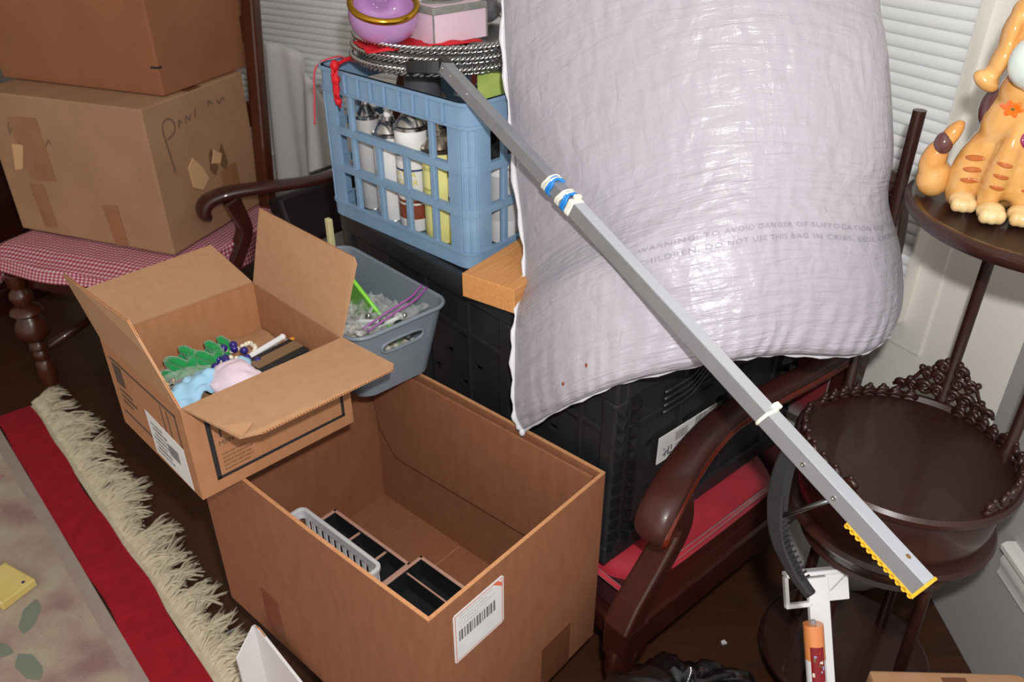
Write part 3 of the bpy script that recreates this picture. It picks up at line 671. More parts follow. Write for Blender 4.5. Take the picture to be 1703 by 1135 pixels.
a0 = CM @ Vector((-0.10, -0.14, h+0.016)); a1 = CM @ Vector((-0.205, -0.12, h+0.008)); a2 = CM @ Vector((-0.228, -0.155, h-0.01)); a3 = CM @ Vector((-0.232, -0.165, h-0.07)); a4 = CM @ Vector((-0.236, -0.170, h-0.125))
MB().tube(catmull([a0, (a0+a1)/2, a1, a2, a3, a4], 30), 0.0019, 6).build('strand', mat('faded_red_cord', (206, 70, 84), 0.6), rs_, smooth=True)

# ---------------- pine offcut
pb = thing('timber_block', 'short sawn pine timber offcut on the black crate', 'timber', (-0.088, 1.296, 0.7995), -35)
MB().box(0, 0.112, 0, 0.20, 0, 0.046).build('block', pine, pb, bevel=0.0015)
mb = MB()
for k in range(8): mb.box(0.1121, 0.1128, 0.004+0.024*k*0.5, 0.2*0.95, 0.004+k*0.005, 0.0055+k*0.005)
mb.build('growth_rings', mat('pine_dark', (196, 122, 60), 0.6), pb)

# ================================================================== BIG OPEN CARDBOARD BOX on a low stool
fs_ = thing('footstool', 'low dark wooden footstool under the big open box', 'stool', (-0.203, 1.0975, 0), -41.3)
MB().box(-0.21, 0.21, -0.12, 0.12, 0.165, 0.198).build('top', wood_dark, fs_, bevel=0.006)
for sx in (-1, 1):
    for sy in (-1, 1): MB().tube([(sx*0.18, sy*0.09, 0.168), (sx*0.185, sy*0.095, 0.08), (sx*0.19, sy*0.10, 0)], [0.02, 0.016, 0.012], 8).build('leg', wood_dark, fs_, smooth=True)
BB = (-0.203, 1.0975, 0.1985); BA = -41.3
bb = thing('cardboard_box', 'large open brown cardboard box holding black trays and white basket', 'box', BB, BA)
w, d, h = 0.2985, 0.202, 0.400; th = 0.005
def bow(pts): return pts
for nm, a in (('front', 0), ('back', 1), ('left', 2), ('right', 3)):
    mb = MB(); N = 12; M = 8
    def fn(u, v, off):
        z = v*h
        b = 0.006*math.sin(PI*u)*v
        if a == 0: return ((u-0.5)*2*w, -d+off-b*0.6, z)
        if a == 1: return ((u-0.5)*2*w, d-off+b*0.4, z)
        if a == 2: return (-w+off, (u-0.5)*2*(d-th), z)
        return (w-off, (u-0.5)*2*(d-th), z)
    mb.grid(N, M, lambda u, v: fn(u, v, 0)); mb.grid(N, M, lambda u, v: fn(u, v, th))
    # rim strips and ends
    o = N*M
    for j in (0, M-1):
        for i in range(N-1): mb.f.append((j*N+i, j*N+i+1, o+j*N+i+1, o+j*N+i))
    for i in (0, N-1):
        for j in range(M-1): mb.f.append((j*N+i, (j+1)*N+i, o+(j+1)*N+i, o+j*N+i))
    wl = mb.build('wall', card_dark, bb)
    e = MB()
    for i in range(N-1):
        q = [Vector(fn(k/(N-1), 1, x)) for k in (i, i+1) for x in (-0.0004, th+0.0004)]
        e.hexa([q[0], q[2], q[3], q[1]], [p+Vector((0, 0, 0.0018)) for p in (q[0], q[2], q[3], q[1])])
    e.build('cut_edge', edge_m, wl)
for s in (-1, 1):     # bottom flaps meeting along the middle
    MB().box(-w+th, w-th, (0.0012 if s > 0 else -d+th), (d-th if s > 0 else -0.0012), 0.0005, 0.005).build('bottom_flap', card_dark, bb)
MB().box(-0.05, -0.0485, -0.05, d-0.01, 0.005, 0.0056).build('bottom_crease', edge_m, bb)
# back flap folded down inside
mb = MB(); poly = [(-w+0.012, h-0.002), (w-0.012, h-0.002), (w-0.016, 0.172), (-w+0.075, 0.158), (-w+0.030, 0.215)]
mb.prism(poly, 0, 0.0045, plane_M((0, d-th-0.004, 0), (1, 0, 0), (0, 0, 1)) @ Matrix.Rotation(R(1.3), 4, 'X'))
mb.build('inner_flap', card_dark, bb)
# packing tape on the right wall and front wall, shipping label on the right wall
def rpatch(y0, y1, z0, z1, m, name, off=0.0008, par=bb): return MB().box(w, w+off, y0, y1, z0, z1).build(name, m, par)
rpatch(0.045, 0.125, -0.0, 0.105, tape, 'packing_tape'); rpatch(-0.075, -0.01, 0.0, 0.075, tape, 'packing_tape')
MB().box(-0.115, -0.06, -d-0.0012, -d+0.0, 0.03, 0.13, Matrix.Translation((-0.05, 0, 0.0))).build('packing_tape', tape, bb, bevel=0.0003)
mbl = MB(); mbl.prism([(0.004, 0), (0.102, 0), (0.106, 0.004), (0.106, 0.098), (0.102, 0.102), (0.004, 0.102), (0, 0.098), (0, 0.004)], 0, 0.0008, plane_M((w, -d+0.044, 0.268), (0, 1, 0), (0, 0, 1)))
sl_ = mbl.build('shipping_label', paper, bb)
LM = plane_M((w+0.0011, -d+0.044, 0.268), (0, 1, 0), (0, 0, 1))
mb = MB()
for x0, x1, y0, y1 in ((0.003, 0.103, 0.003, 0.0042), (0.003, 0.103, 0.0975, 0.0987), (0.003, 0.0042, 0.003, 0.0987), (0.1018, 0.103, 0.003, 0.0987)): mb.add([(x0, y0, 0), (x1, y0, 0), (x1, y1, 0), (x0, y1, 0)], [(0, 1, 2, 3)], LM)
mb.add([(0.082, 0.0985, 0), (0.103, 0.080, 0), (0.103, 0.088, 0), (0.092, 0.0985, 0)], [(0, 1, 2, 3)], LM)
mb.build('label_border', mat('label_orange', (222, 110, 76), 0.6), sl_)
mb = MB(); bars(mb, LM @ Matrix.Translation((0.010, 0.042, 0)), 0.078, 0.022, 20)
mb.build('barcode', MATS['grey_print'], sl_)
mb = MB()
for k, (x0, L) in enumerate(((0.012, 0.07), (0.012, 0.06), (0.012, 0.075), (0.012, 0.04))): bars(mb, LM @ Matrix.Translation((x0, 0.091-0.007*k, 0)), L, 0.0022, 9)
mb.build('small_print', mat('pale_print', (176, 176, 180), 0.6), sl_)

# ---------------- contents of the big box (box-local positions)
BM = Matrix.Translation(BB) @ Matrix.Rotation(R(BA), 4, 'Z')
def tray(label, x0, x1, y0, y1, zb, ht, divs, axis, tilt=0):
    p = BM @ Vector(((x0+x1)/2, (y0+y1)/2, zb)); t = thing('organiser_tray', label, 'tray', p, BA, 'drawer trays in the big box', tilt=(0, tilt))
    w_, d_ = (x1-x0)/2, (y1-y0)/2; q = 0.003
    MB().box(-w_, w_, -d_, d_, 0, 0.003).build('tray_floor', black_pl, t)
    for a in ((-w_, w_, -d_, -d_+q), (-w_, w_, d_-q, d_), (-w_, -w_+q, -d_, d_), (w_-q, w_, -d_, d_)):
        sd = MB().box(a[0], a[1], a[2], a[3], 0, ht).build('tray_side', black_pl, t)
        MB().box(a[0]-0.002, a[1]+0.002, a[2]-0.002, a[3]+0.002, ht, ht+0.0025).build('rose_rim', pink_rim, sd, bevel=0.001)
    for v in divs:
        if axis == 'x': b = (v-0.0015, v+0.0015, -d_, d_)
        else: b = (-w_, w_, v-0.0015, v+0.0015)
        sd = MB().box(*b, 0, ht-0.012).build('divider', black_pl, t); MB().box(b[0]-0.001, b[1]+0.001, b[2], b[3], ht-0.012, ht-0.010).build('rose_rim', pink_rim, sd)
    return t
tray('long black tray with rose rim and three compartments, beside basket', -0.292, -0.056, -0.018, 0.060, 0.0065, 0.046, (-0.035, 0.048), 'x')
tray('short black tray with rose rim and two compartments, near corner', -0.046, 0.13, -0.020, 0.083, 0.0065, 0.056, (0.010,), 'y', 0)
bk = thing('plastic_basket', 'narrow white plastic basket with slotted sides, in the big box', 'basket', BM @ Vector((-0.147, -0.064, 0.0065)), BA)
bw, bd, bh = 0.124, 0.037, 0.136
MB().prism(rrect(bw-0.010, bd-0.008, 0.012), 0, 0.003).build('basket_floor', white_pl, bk)
o1 = rrect(bw, bd, 0.016); o2 = rrect(bw-0.008, bd-0.008, 0.010); n = len(o1)
vs = [(x, y, bh) for x, y in o1]+[(x, y, bh) for x, y in o2]+[(x, y, bh-0.010) for x, y in o1]+[(x, y, bh-0.010) for x, y in o2]
mb = MB(); mb.add(vs, [f for k in range(n) for l in [(k+1) % n] for f in ((k, l, n+l, n+k), (2*n+k, 2*n+l, l, k), (n+k, n+l, 3*n+l, 3*n+k), (3*n+k, 3*n+l, 2*n+l, 2*n+k))])
mb.build('basket_rim', white_pl, bk, smooth=40, bevel=0.0015)
for z0, z1, nm in ((0.0, 0.045, 'lower_band'), (0.112, 0.127, 'upper_band')):
    k0 = 0.90+0.08*z0/bh; oo = rrect(bw-0.004, bd-0.004, 0.014); ii = rrect(bw-0.007, bd-0.007, 0.011)
    vs = [(x, y, z0) for x, y in oo]+[(x, y, z1) for x, y in oo]+[(x, y, z0) for x, y in ii]+[(x, y, z1) for x, y in ii]
    mb = MB(); mb.add(vs, [f for k in range(n) for l in [(k+1) % n] for f in ((k, l, n+l, n+k), (2*n+l, 2*n+k, 3*n+k, 3*n+l), (n+k, n+l, 3*n+l, 3*n+k), (l, k, 2*n+k, 2*n+l))]); mb.build(nm, white_pl, bk, smooth=40)
for sy in (-1, 1):
    for k in range(12):
        x = -bw+0.016+k*(2*bw-0.032)/11; MB().box(x-0.0045, x+0.0045, sy*(bd-0.0055)-0.0015, sy*(bd-0.0055)+0.0015, 0.04, 0.116).build('slat', white_pl, bk)
for sx in (-1, 1):
    for y in (-0.016, 0.0, 0.016): MB().box(sx*(bw-0.0055)-0.0015, sx*(bw-0.0055)+0.0015, y-0.004, y+0.004, 0.04, 0.116).build('slat', white_pl, bk)

# ================================================================== SMALL OPEN BOX resting on the big box
SB = (-0.489, 1.189, 0.6015); SA = -45
sb = thing('small_box', 'small open tan cardboard box with flaps, balanced on big box', 'box', SB, SA)
w = 0.145; h = 0.175; th = 0.004
MB().box(-w, w, -w, w, 0, 0.004).build('bottom', card, sb)
for b in ((-w, w, -w, -w+th), (-w, w, w-th, w), (-w, -w+th, -w+th, w-th), (w-th, w, -w+th, w-th)): MB().box(b[0], b[1], b[2], b[3], 0.004, h).build('wall', card, sb)
# flaps: quad of hinge + free edge, solid of thickness
def flap(pts, nrm, m=card_in, t=0.0035):
    n = Vector(nrm).normalized()*t
    mb = MB(); k = len(pts); vs = [Vector(p) for p in pts]+[Vector(p)+n for p in pts]
    mb.add(vs, [tuple(range(k))[::-1], tuple(range(k, 2*k))]+[(i, (i+1) % k, k+(i+1) % k, k+i) for i in range(k)])
    return mb.build('flap', m, sb)
def edge_strip(f, a, b, nrm, t=0.0037):
    n = Vector(nrm).normalized()*t; a = Vector(a); b = Vector(b); dd = (b-a).normalized(); out = dd.cross(n).normalized()*0.0007
    mb = MB(); N = 46; mb.hexa([a-out, b-out, b-out+n, a-out+n], [a+out, b+out, b+out+n, a+out+n]); ed = mb.build('cut_edge', edge_m, f)
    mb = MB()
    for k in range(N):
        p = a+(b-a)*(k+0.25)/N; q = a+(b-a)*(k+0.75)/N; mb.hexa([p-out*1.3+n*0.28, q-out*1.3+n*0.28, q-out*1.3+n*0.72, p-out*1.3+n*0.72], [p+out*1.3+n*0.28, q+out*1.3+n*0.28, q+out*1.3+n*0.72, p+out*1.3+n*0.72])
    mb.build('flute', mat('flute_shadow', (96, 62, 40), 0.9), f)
f1 = flap([(w, -w+0.004, h), (w+0.118, -w+0.030, h-0.004), (w+0.127, -w+0.060, h-0.006), (w+0.129, w+0.004, h-0.006), (w+0.120, w+0.013, h-0.005), (w, w-0.002, h)], (0.03, 0, 1))
edge_strip(f1, (w+0.1275, -w+0.060, h-0.0062), (w+0.1295, w+0.004, h-0.0062), (0.03, 0, 1))
MB().add([(w+0.075, -w+0.022, h+0.0012), (w+0.121, -w+0.033, h-0.0004), (w+0.110, -w+0.058, h+0.0068)], [(0, 1, 2)]).build('torn_corner', card_in, f1, solid=0.001)
f2 = flap([(-w, -w+0.004, h), (-w-0.122, -w+0.026, h+0.034), (-w-0.130, w-0.012, h+0.036), (-w, w-0.004, h)], (0.25, 0, 1))
f3 = flap([(-w+0.002, w, h), (-w-0.010, w+0.044, h+0.133), (w-0.012, w+0.048, h+0.130), (w-0.004, w+0.046, h+0.122), (w-0.002, w, h)], (0, -1, 0.33))
edge_strip(f3, (-w-0.010, w+0.044, h+0.1335), (w-0.012, w+0.048, h+0.1305), (0, -1, 0.33))
f4 = flap([(-w+0.004, -w, h), (-w-0.020, -w-0.020, h+0.120), (-0.10, -w-0.022, h+0.126), (0.060, -w-0.012, h+0.122), (0.095, -w-0.008, h+0.075), (w-0.002, -w, h)], (0, 1, 0.15))
edge_strip(f4, (-w-0.020, -w-0.020, h+0.1205), (-0.10, -w-0.022, h+0.1265), (0, 1, 0.15))
edge_strip(f4, (-0.10, -w-0.022, h+0.1265), (0.060, -w-0.012, h+0.1225), (0, 1, 0.15))
edge_strip(f4, (0.060, -w-0.012, h+0.1225), (w-0.002, -w, h+0.001), (0, 1, 0.15))
# printing: frame and text on the front (+x) and left (-y) faces
FM = plane_M((w+0.0004, -w, 0), (0, 1, 0), (0, 0, 1))
mb = MB()
def rect(mb, M, x0, x1, y0, y1): mb.add([(x0, y0, 0), (x1, y0, 0), (x1, y1, 0), (x0, y1, 0)], [(0, 1, 2, 3)], M)
for r_ in ((0.030, 0.274, 0.022, 0.028), (0.030, 0.274, 0.148, 0.154), (0.030, 0.038, 0.022, 0.154), (0.268, 0.274, 0.022, 0.154)): rect(mb, FM, *r_)
mb.build('printed_frame', ink, sb)
mb = text_mb('F', 0.034, FM @ Matrix.Translation((0.046, 0.098, 0))); text_mb('MEN', 0.013, FM @ Matrix.Translation((0.044, 0.083, 0)), mb)
mb.build('printed_letters', mat('brown_ink', (84, 62, 50), 0.7), sb)
mb = MB()
for k, L in enumerate((0.042, 0.05, 0.046, 0.05, 0.044)): bars(mb, FM @ Matrix.Translation((0.046, 0.064-0.0075*k, 0)), L, 0.0034, 9)
mb.build('printed_small_text', mat('brown_ink2', (112, 78, 56), 0.7), sb)
GM = plane_M((-w, -w-0.0004, 0), (1, 0, 0), (0, 0, 1))
mb = MB()
for r_ in ((0.022, 0.262, 0.146, 0.151), (0.257, 0.262, 0.03, 0.151), (0.022, 0.20, 0.036, 0.041), (0.205, 0.2085, 0.09, 0.142), (0.226, 0.2295, 0.09, 0.142), (0.026, 0.062, 0.100, 0.142)): rect(mb, GM, *r_)
for k, L in enumerate((0.05, 0.06, 0.04)): bars(mb, GM @ Matrix.Translation((0.03, 0.085-0.012*k, 0)), L, 0.006, 9)
mb.build('printed_frame', mat('grey_brown_ink', (84, 68, 60), 0.7), sb)
pl = MB().hexa([(-w+0.135, -w-0.0005, 0.010), (-w+0.265, -w-0.0005, 0.004), (-w+0.262, -w-0.0005, 0.086), (-w+0.132, -w-0.0005, 0.096)], [(-w+0.135, -w-0.0012, 0.010), (-w+0.265, -w-0.0012, 0.004), (-w+0.262, -w-0.0012, 0.086), (-w+0.132, -w-0.0012, 0.096)]).build('paper_label', paper, sb)
mb = MB(); GM2 = plane_M((-w, -w-0.0016, 0), (1, 0, 0), (0, 0, 1))
for k in range(7): bars(mb, GM2 @ Matrix.Translation((0.145+0.004*(k % 3), 0.076-0.0095*k, 0)), 0.04+0.01*(k % 4), 0.0035+0.001*(k % 2), 9)
bars(mb, GM2 @ Matrix.Translation((0.20, 0.04, 0)), 0.035, 0.025, 9)
mb.build('label_print', MATS['grey_print'], pl)
# ---------------- oddments in the small box
SM = Matrix.Translation(SB) @ Matrix.Rotation(R(SA), 4, 'Z')
fl_ = thing('packing_paper', 'layer of brown packing paper under the trinkets in small box', 'paper', SM @ Vector((0, 0, 0.005)), SA)
mb = MB(); mb.grid(20, 20, lambda u, v: ((u-0.5)*0.276, (v-0.5)*0.276, 0.074+0.008*noise.noise((u*5, v*5, 0)))); mb.grid(2, 2, lambda u, v: ((u-0.5)*0.27, (v-0.5)*0.27, 0.001))
mb.build('sheet', card_in, fl_, smooth=True)
gp = thing('chenille_bundle', 'bright green fuzzy chenille bundle in the small box', 'craft bundle', SM @ Vector((-0.080, -0.045, 0.084)), SA)
for k, (x, y, z, r_) in enumerate(((0, 0, 0.028, 0.026), (0.012, 0.042, 0.026, 0.024), (-0.01, 0.075, 0.014, 0.018), (0.008, -0.022, 0.012, 0.022), (0.01, 0.02, 0.012, 0.026))):
    mb = MB(); N = 40; mb.tube([(x+r_*0.8*math.cos(2*PI*q*2.5/N)*(1-0.3*q/N), y+r_*0.9*math.sin(2*PI*q*2.5/N)*(1-0.3*q/N), z+0.010*math.sin(q*0.7)+0.012*q/N-0.006) for q in range(N)], 0.0085, 8)
    mb.build('loop', green_fz, gp, smooth=True)
cb_ = thing('plastic_pouch', 'clear crinkled plastic pouch over the green bundle', 'pouch', SM @ Vector((-0.045, -0.060, 0.082)), SA)
mb = MB(); mb.grid(26, 18, lambda u, v: ((u-0.5)*0.11, (v-0.5)*0.13, 0.012+0.022*math.sin(PI*u)*math.sin(PI*v)+0.010*noise.noise((u*7, v*7, 3)))); mb.build('film', clear, cb_, smooth=False)
bc = thing('blue_cloth', 'pale blue crumpled cloth along the front of small box', 'cloth', SM @ Vector((-0.002, -0.045, 0.084)), SA)
mb = MB(); mb.grid(30, 16, lambda u, v: ((v-0.5)*0.07+0.02*noise.noise((u*3, 1, 0)), (u-0.5)*0.17, 0.010+0.020*math.sin(PI*v)+0.022*abs(noise.noise((u*6, v*4, 7)))))
mb.build('fabric', lblue, bc, smooth=True, solid=0.002)
pc = thing('pink_cloth', 'pale pink cloth bundle on the blue cloth in small box', 'cloth', SM @ Vector((0.022, 0.0, 0.096)), SA)
mb = MB(); mb.grid(28, 14, lambda u, v: ((u-0.5)*0.085, (v-0.5)*0.09, 0.006+0.026*math.sin(PI*v)*math.sin(PI*u)**0.5+0.012*abs(noise.noise((u*3, v*11, 4)))))
mb.build('fabric', pinkf, pc, smooth=True, solid=0.002)
ib = thing('indigo_beads', 'tangle of indigo glass beads in the small box', 'beads', SM @ Vector((-0.022, 0.018, 0.090)), SA)
for k in range(22):
    a = k*0.9; MB().ball((0.030*math.cos(a)+0.02*math.sin(k), 0.034*math.sin(a*1.3), 0.012+0.012*abs(math.sin(k*1.9))), 0.0075, 10, 7).build('bead', indigo, ib, smooth=True)
wb_ = thing('pearl_necklace', 'cream pearl bead necklace heaped behind the indigo beads', 'necklace', SM @ Vector((-0.048, 0.042, 0.088)), SA)
for k in range(26):
    a = 2*PI*k/26; MB().ball((0.020*math.cos(a)+0.008*math.sin(3*a), 0.036*math.sin(a), 0.012+0.010*abs(math.sin(2*a))), 0.0048, 8, 6).build('bead', pearl, wb_, smooth=True)
bx_ = thing('jewellery_case', 'slim black case with tan top band in the small box', 'case', SM @ Vector((0.022, 0.082, 0.086)), SA+6)
MB().box(-0.028, 0.028, -0.05, 0.05, 0, 0.030).build('body', black_pl, bx_, bevel=0.003)
MB().box(-0.012, 0.014, -0.048, 0.048, 0.030, 0.0315).build('tan_band', mat('tan_leather', (130, 104, 78), 0.5), bx_)
for y in (0.025, 0.047): MB().ball((-0.031, y, 0.024), 0.005, 8, 6).build('stud', silver, bx_, smooth=True)
wp = thing('white_stick', 'white plastic stick behind the black case in small box', 'stick', SM @ Vector((-0.022, 0.078, 0.088)), SA+8)
MB().tube([(0, -0.05, 0.018), (0, 0.045, 0.024)], 0.0055, 8).build('rod', white_pl, wp, smooth=40); MB().ball((0, 0.047, 0.024), 0.0065, 8, 6).build('tip', white_pl, wp, smooth=True)
oc = thing('orange_crayon', 'orange crayon poking out beside the black case', 'crayon', SM @ Vector((-0.02, 0.125, 0.095)), SA-12)
MB().tube([(0, -0.02, 0.005), (0, 0.012, 0.012), (0, 0.018, 0.0135)], [0.004, 0.004, 0.001], 8).build('stick', mat('crayon_orange', (222, 150, 60), 0.5), oc)
yp = thing('yellow_pencil', 'pale yellow pencil end at the front corner of small box', 'pencil', SM @ Vector((0.045, -0.088, 0.094)), SA+20)
MB().tube([(0, -0.03, 0.0), (0, 0.06, 0.0)], 0.005, 6).build('shaft', mat('pale_yellow3', (226, 222, 120), 0.5), yp)
for k, (x, y) in enumerate(((-0.012, -0.105), (-0.05, -0.085), (-0.035, -0.075), (-0.03, -0.11), (-0.025, -0.085))):
    ch = thing('charm', ('silver charm by the blue cloth corner', 'brass charm under the clear pouch', 'dark bead charm beside the brass charm', 'silver ring charm by the box left wall', 'black bead charm beside blue cloth')[k], 'charm', SM @ Vector((x, y, 0.092)), SA+k*40)
    mb = MB(); mb.tube([(0.008*math.cos(2*PI*q/12), 0.006*math.sin(2*PI*q/12), 0.010+0.003*math.sin(q)) for q in range(12)], 0.0025, 6, closed=True)
    mb.ball((0.006, 0.004, 0.012), 0.005, 8, 6); mb.build('charm_body', (silver, gold, black_gl, silver, black_gl)[k], ch, smooth=True)

# ================================================================== GREY BIN on the big box rim
GB = (-0.25, 1.4, 0.602); GA = -47
gbn = thing('grey_bin', 'grey plastic storage bin with slot handle, behind small box', 'bin', GB, GA)
def rr2(x0, x1, y0, y1, r, n=7):
    pts = []
    for cx, cy, a0 in ((x1-r, y1-r, 0), (x0+r, y1-r, 90), (x0+r, y0+r, 180), (x1-r, y0+r, 270)):
        for k in range(n+1): a = R(a0+90*k/n); pts.append((cx+r*math.cos(a), cy+r*math.sin(a)))
    return pts
ZH = 0.152
# loft shell with slot cut on the right (+x) end: build outer/inner skins ring by ring
def ring_at(t, inset=0): 
    return rr2(-0.205-0.02*t+inset, 0.100+0.024*t-inset, -0.126-0.018*t+inset, 0.036+0.030*t-inset, 0.034-inset*0.8)
levels = [0, 0.06, 0.15, 0.3, 0.5, 0.62, 0.66, 0.80, 0.84, 1.0]
mb = MB(); vs = []; NP = len(ring_at(0))
for sk in (0, 0.0025):
    for t in levels:
        rg = ring_at(t, sk+(0.010*(1-min(1, t/0.06)) if t < 0.06 else 0)); vs += [(x, y, 0.0 + t*ZH + (0.0025 if sk and t == 0 else 0)) for x, y in rg]
nl = len(levels)
# the slot: skip faces on the straight +x side between t .66 and .80; subdivide that side by extra handling (single quad side -> frame)
fs = []
side = NP-1            # index of the straight edge on +x side: last point of corner 4 -> first point of corner 1
for s in (0, 1):
    b = s*nl*NP
    for j in range(nl-1):
        for k in range(NP):
            l = (k+1) % NP
            if k == side and levels[j] >= 0.62 and levels[j+1] <= 0.84: continue
            fs.append((b+j*NP+k, b+j*NP+l, b+(j+1)*NP+l, b+(j+1)*NP+k))
    fs.append(tuple(b+k for k in range(NP)))
for k in range(NP):
    l = (k+1) % NP; a = (nl-1)*NP; fs.append((a+k, a+l, nl*NP+a+l, nl*NP+a+k))
mb.add(vs, fs)
# slot frame on the +x side: strip with an oval hole
def end_skin(inset):
    y0 = ring_at(0.62, inset); y1 = ring_at(0.84, inset)
    q = [Vector((*y0[side], 0.62*ZH)), Vector((*y0[0], 0.62*ZH)), Vector((*y1[0], 0.84*ZH)), Vector((*y1[side], 0.84*ZH))]
    def P(u, v): return (q[0]*(1-u)+q[1]*u)*(1-v)+(q[3]*(1-u)+q[2]*u)*v
    N = 24; outer = []; inner = []
    for k in range(N):
        a = 2*PI*k/N; ca_, sa_ = math.cos(a), math.sin(a); m_ = max(abs(ca_), abs(sa_))
        outer.append(P(0.5+0.5*ca_/m_, 0.5+0.5*sa_/m_))
        ex = 0.36*math.copysign(abs(ca_)**0.55, ca_); ey = 0.36*math.copysign(abs(sa_)**0.75, sa_)
        inner.append(P(0.5+ex, 0.5+ey))
    return outer, inner
oo, oi = end_skin(0); io, ii = end_skin(0.0025); N = 24; o = len(mb.v)
mb.v += [tuple(p) for p in oo+oi+io+ii]
for k in range(N):
    l = (k+1) % N; mb.f += [(o+k, o+l, o+N+l, o+N+k), (o+2*N+k, o+2*N+l, o+3*N+l, o+3*N+k), (o+N+k, o+N+l, o+3*N+l, o+3*N+k)]
mb.build('tub', grey_bin, gbn, smooth=35)
rg = ring_at(1.0, -0.002); MB().tube([(x, y, ZH) for x, y in rg], 0.0042, 8, closed=True).build('rolled_rim', grey_bin, gbn, smooth=True)
MB().tube([p+Vector((0.001, 0, 0)) for p in oi], 0.003, 6, closed=True).build('handle_lip', grey_bin, gbn, smooth=True)
GMx = Matrix.Translation(GB) @ Matrix.Rotation(R(GA), 4, 'Z')
gf = thing('green_board', 'green plastic board with lime edge leaning in the grey bin', 'board', GMx @ Vector((-0.055, -0.020, 0.008)), GA)
MB().prism([(-0.12, 0.0), (0.10, 0.0), (0.10, 0.055), (-0.07, 0.165), (-0.12, 0.165)], -0.002, 0.002, plane_M((0, 0.028, 0), (1, 0, 0), (0, -0.12, 1))).build('sheet', green_pl, gf)
MB().tube([(0.10, 0.0215, 0.055), (-0.07, 0.008, 0.165), (-0.12, 0.008, 0.165)], 0.0042, 8).build('edge_strip', green_lt, gf, smooth=True)
zb = thing('zip_bag', 'clear zip bag with violet seal spilling over the grey bin', 'bag', GMx @ Vector((-0.03, -0.035, 0.008)), GA)
mb = MB(); mb.grid(34, 26, lambda u, v: ((u-0.5)*0.20+0.02, (v-0.5)*0.16, 0.085+0.045*u*u+0.020*noise.noise((u*6, v*6, 1))+0.012*noise.noise((u*17, v*17, 5))))
mb.build('film', clear, zb)
for dy in (0, 0.014):
    MB().tube(catmull([(0.100-dy, -0.05, 0.118), (0.112-dy, 0.0, 0.140), (0.118-dy, 0.05, 0.155), (0.108-dy, 0.085, 0.165)], 16), 0.0022, 6).build('zip_seal', violet, zb, smooth=True)
cg = thing('clear_beads', 'heap of clear and cream beads in the grey bin', 'beads', GMx @ Vector((0, -0.04, 0.004)), GA)
r4 = random.Random(9); mb = MB()
for k in range(260): mb.ball((r4.uniform(-0.17, 0.085), r4.uniform(-0.07, 0.06), 0.048+r4.uniform(0, 0.030)), r4.uniform(0.005, 0.0085), 6, 4)
mb.box(-0.17, 0.085, -0.075, 0.06, 0.002, 0.050)
tag(mb.build('bead_heap', mat('mixed_beads', (216, 208, 190), 0.2, var=(150, 156, 150), vscale=60, vamt=0.3, coat=0.4), cg, smooth=40), kind='stuff')
for k, (x, y, a) in enumerate(((0.03, -0.05, 20), (0.055, -0.02, 70), (0.0, -0.03, -40))):
    tk = thing('crystal_stick', ('short clear crystal stick nearest the bin handle', 'clear crystal stick pointing at the violet seal', 'clear crystal stick beside the green board')[k], 'stick', GMx @ Vector((x, y, 0.112)), GA+a)
    MB().tube([(-0.025, 0, 0), (0.025, 0, 0.012)], 0.0038, 6).build('prism', mat('crystal', (230, 236, 236), 0.05, coat=1.0), tk); MB().ball((0.026, 0, 0.012), 0.006, 8, 6).build('knob', silver, tk, smooth=True)

# ================================================================== WHITE PLASTIC BAG (stuffed)
bag = thing('stuffed_bag', 'large stuffed white plastic bag with faint printed warning, on crates', 'bag', (0, 0, 0))
left = catmull([(0.020, 1.160, 0.606), (0.006, 1.165, 0.645), (0.006, 1.192, 0.727), (0.008, 1.226, 0.800), (0.023, 1.281, 0.838), (0.021, 1.321, 0.906), (0.004, 1.389, 1.033), (-0.007, 1.428, 1.151), (-0.013, 1.458, 1.267), (-0.011, 1.470, 1.395), (0.021, 1.483, 1.500)], 61)
bott = catmull([(0.020, 1.160, 0.606), (0.095, 1.074, 0.726), (0.184, 1.044, 0.793), (0.308, 1.025, 0.839), (0.402, 1.040, 0.841), (0.524, 1.069, 0.821), (0.593, 1.110, 0.830)], 61)
rght = catmull([(0.593, 1.110, 0.830), (0.615, 1.150, 0.873), (0.603, 1.178, 0.948), (0.575, 1.203, 1.022), (0.573, 1.218, 1.091), (0.554, 1.262, 1.215), (0.545, 1.316, 1.289), (0.546, 1.358, 1.386), (0.513, 1.396, 1.481)], 61)
topp = catmull([(0.021, 1.483, 1.500), (0.151, 1.475, 1.540), (0.297, 1.455, 1.550), (0.436, 1.431, 1.529), (0.513, 1.396, 1.481)], 61)
def lerpP(L, t):
    u = t*(len(L)-1); k = min(int(u), len(L)-2); f = u-k; return L[k]*(1-f)+L[k+1]*f
def coons(u, v):
    c = bott; p = lerpP(bott, u)*(1-v)+lerpP(topp, u)*v+lerpP(left, v)*(1-u)+lerpP(rght, v)*u
    p -= bott[0]*(1-u)*(1-v)+bott[-1]*u*(1-v)+topp[0]*(1-u)*v+topp[-1]*u*v
    return p
BN = Vector((-0.06, -0.86, 0.36)).normalized()
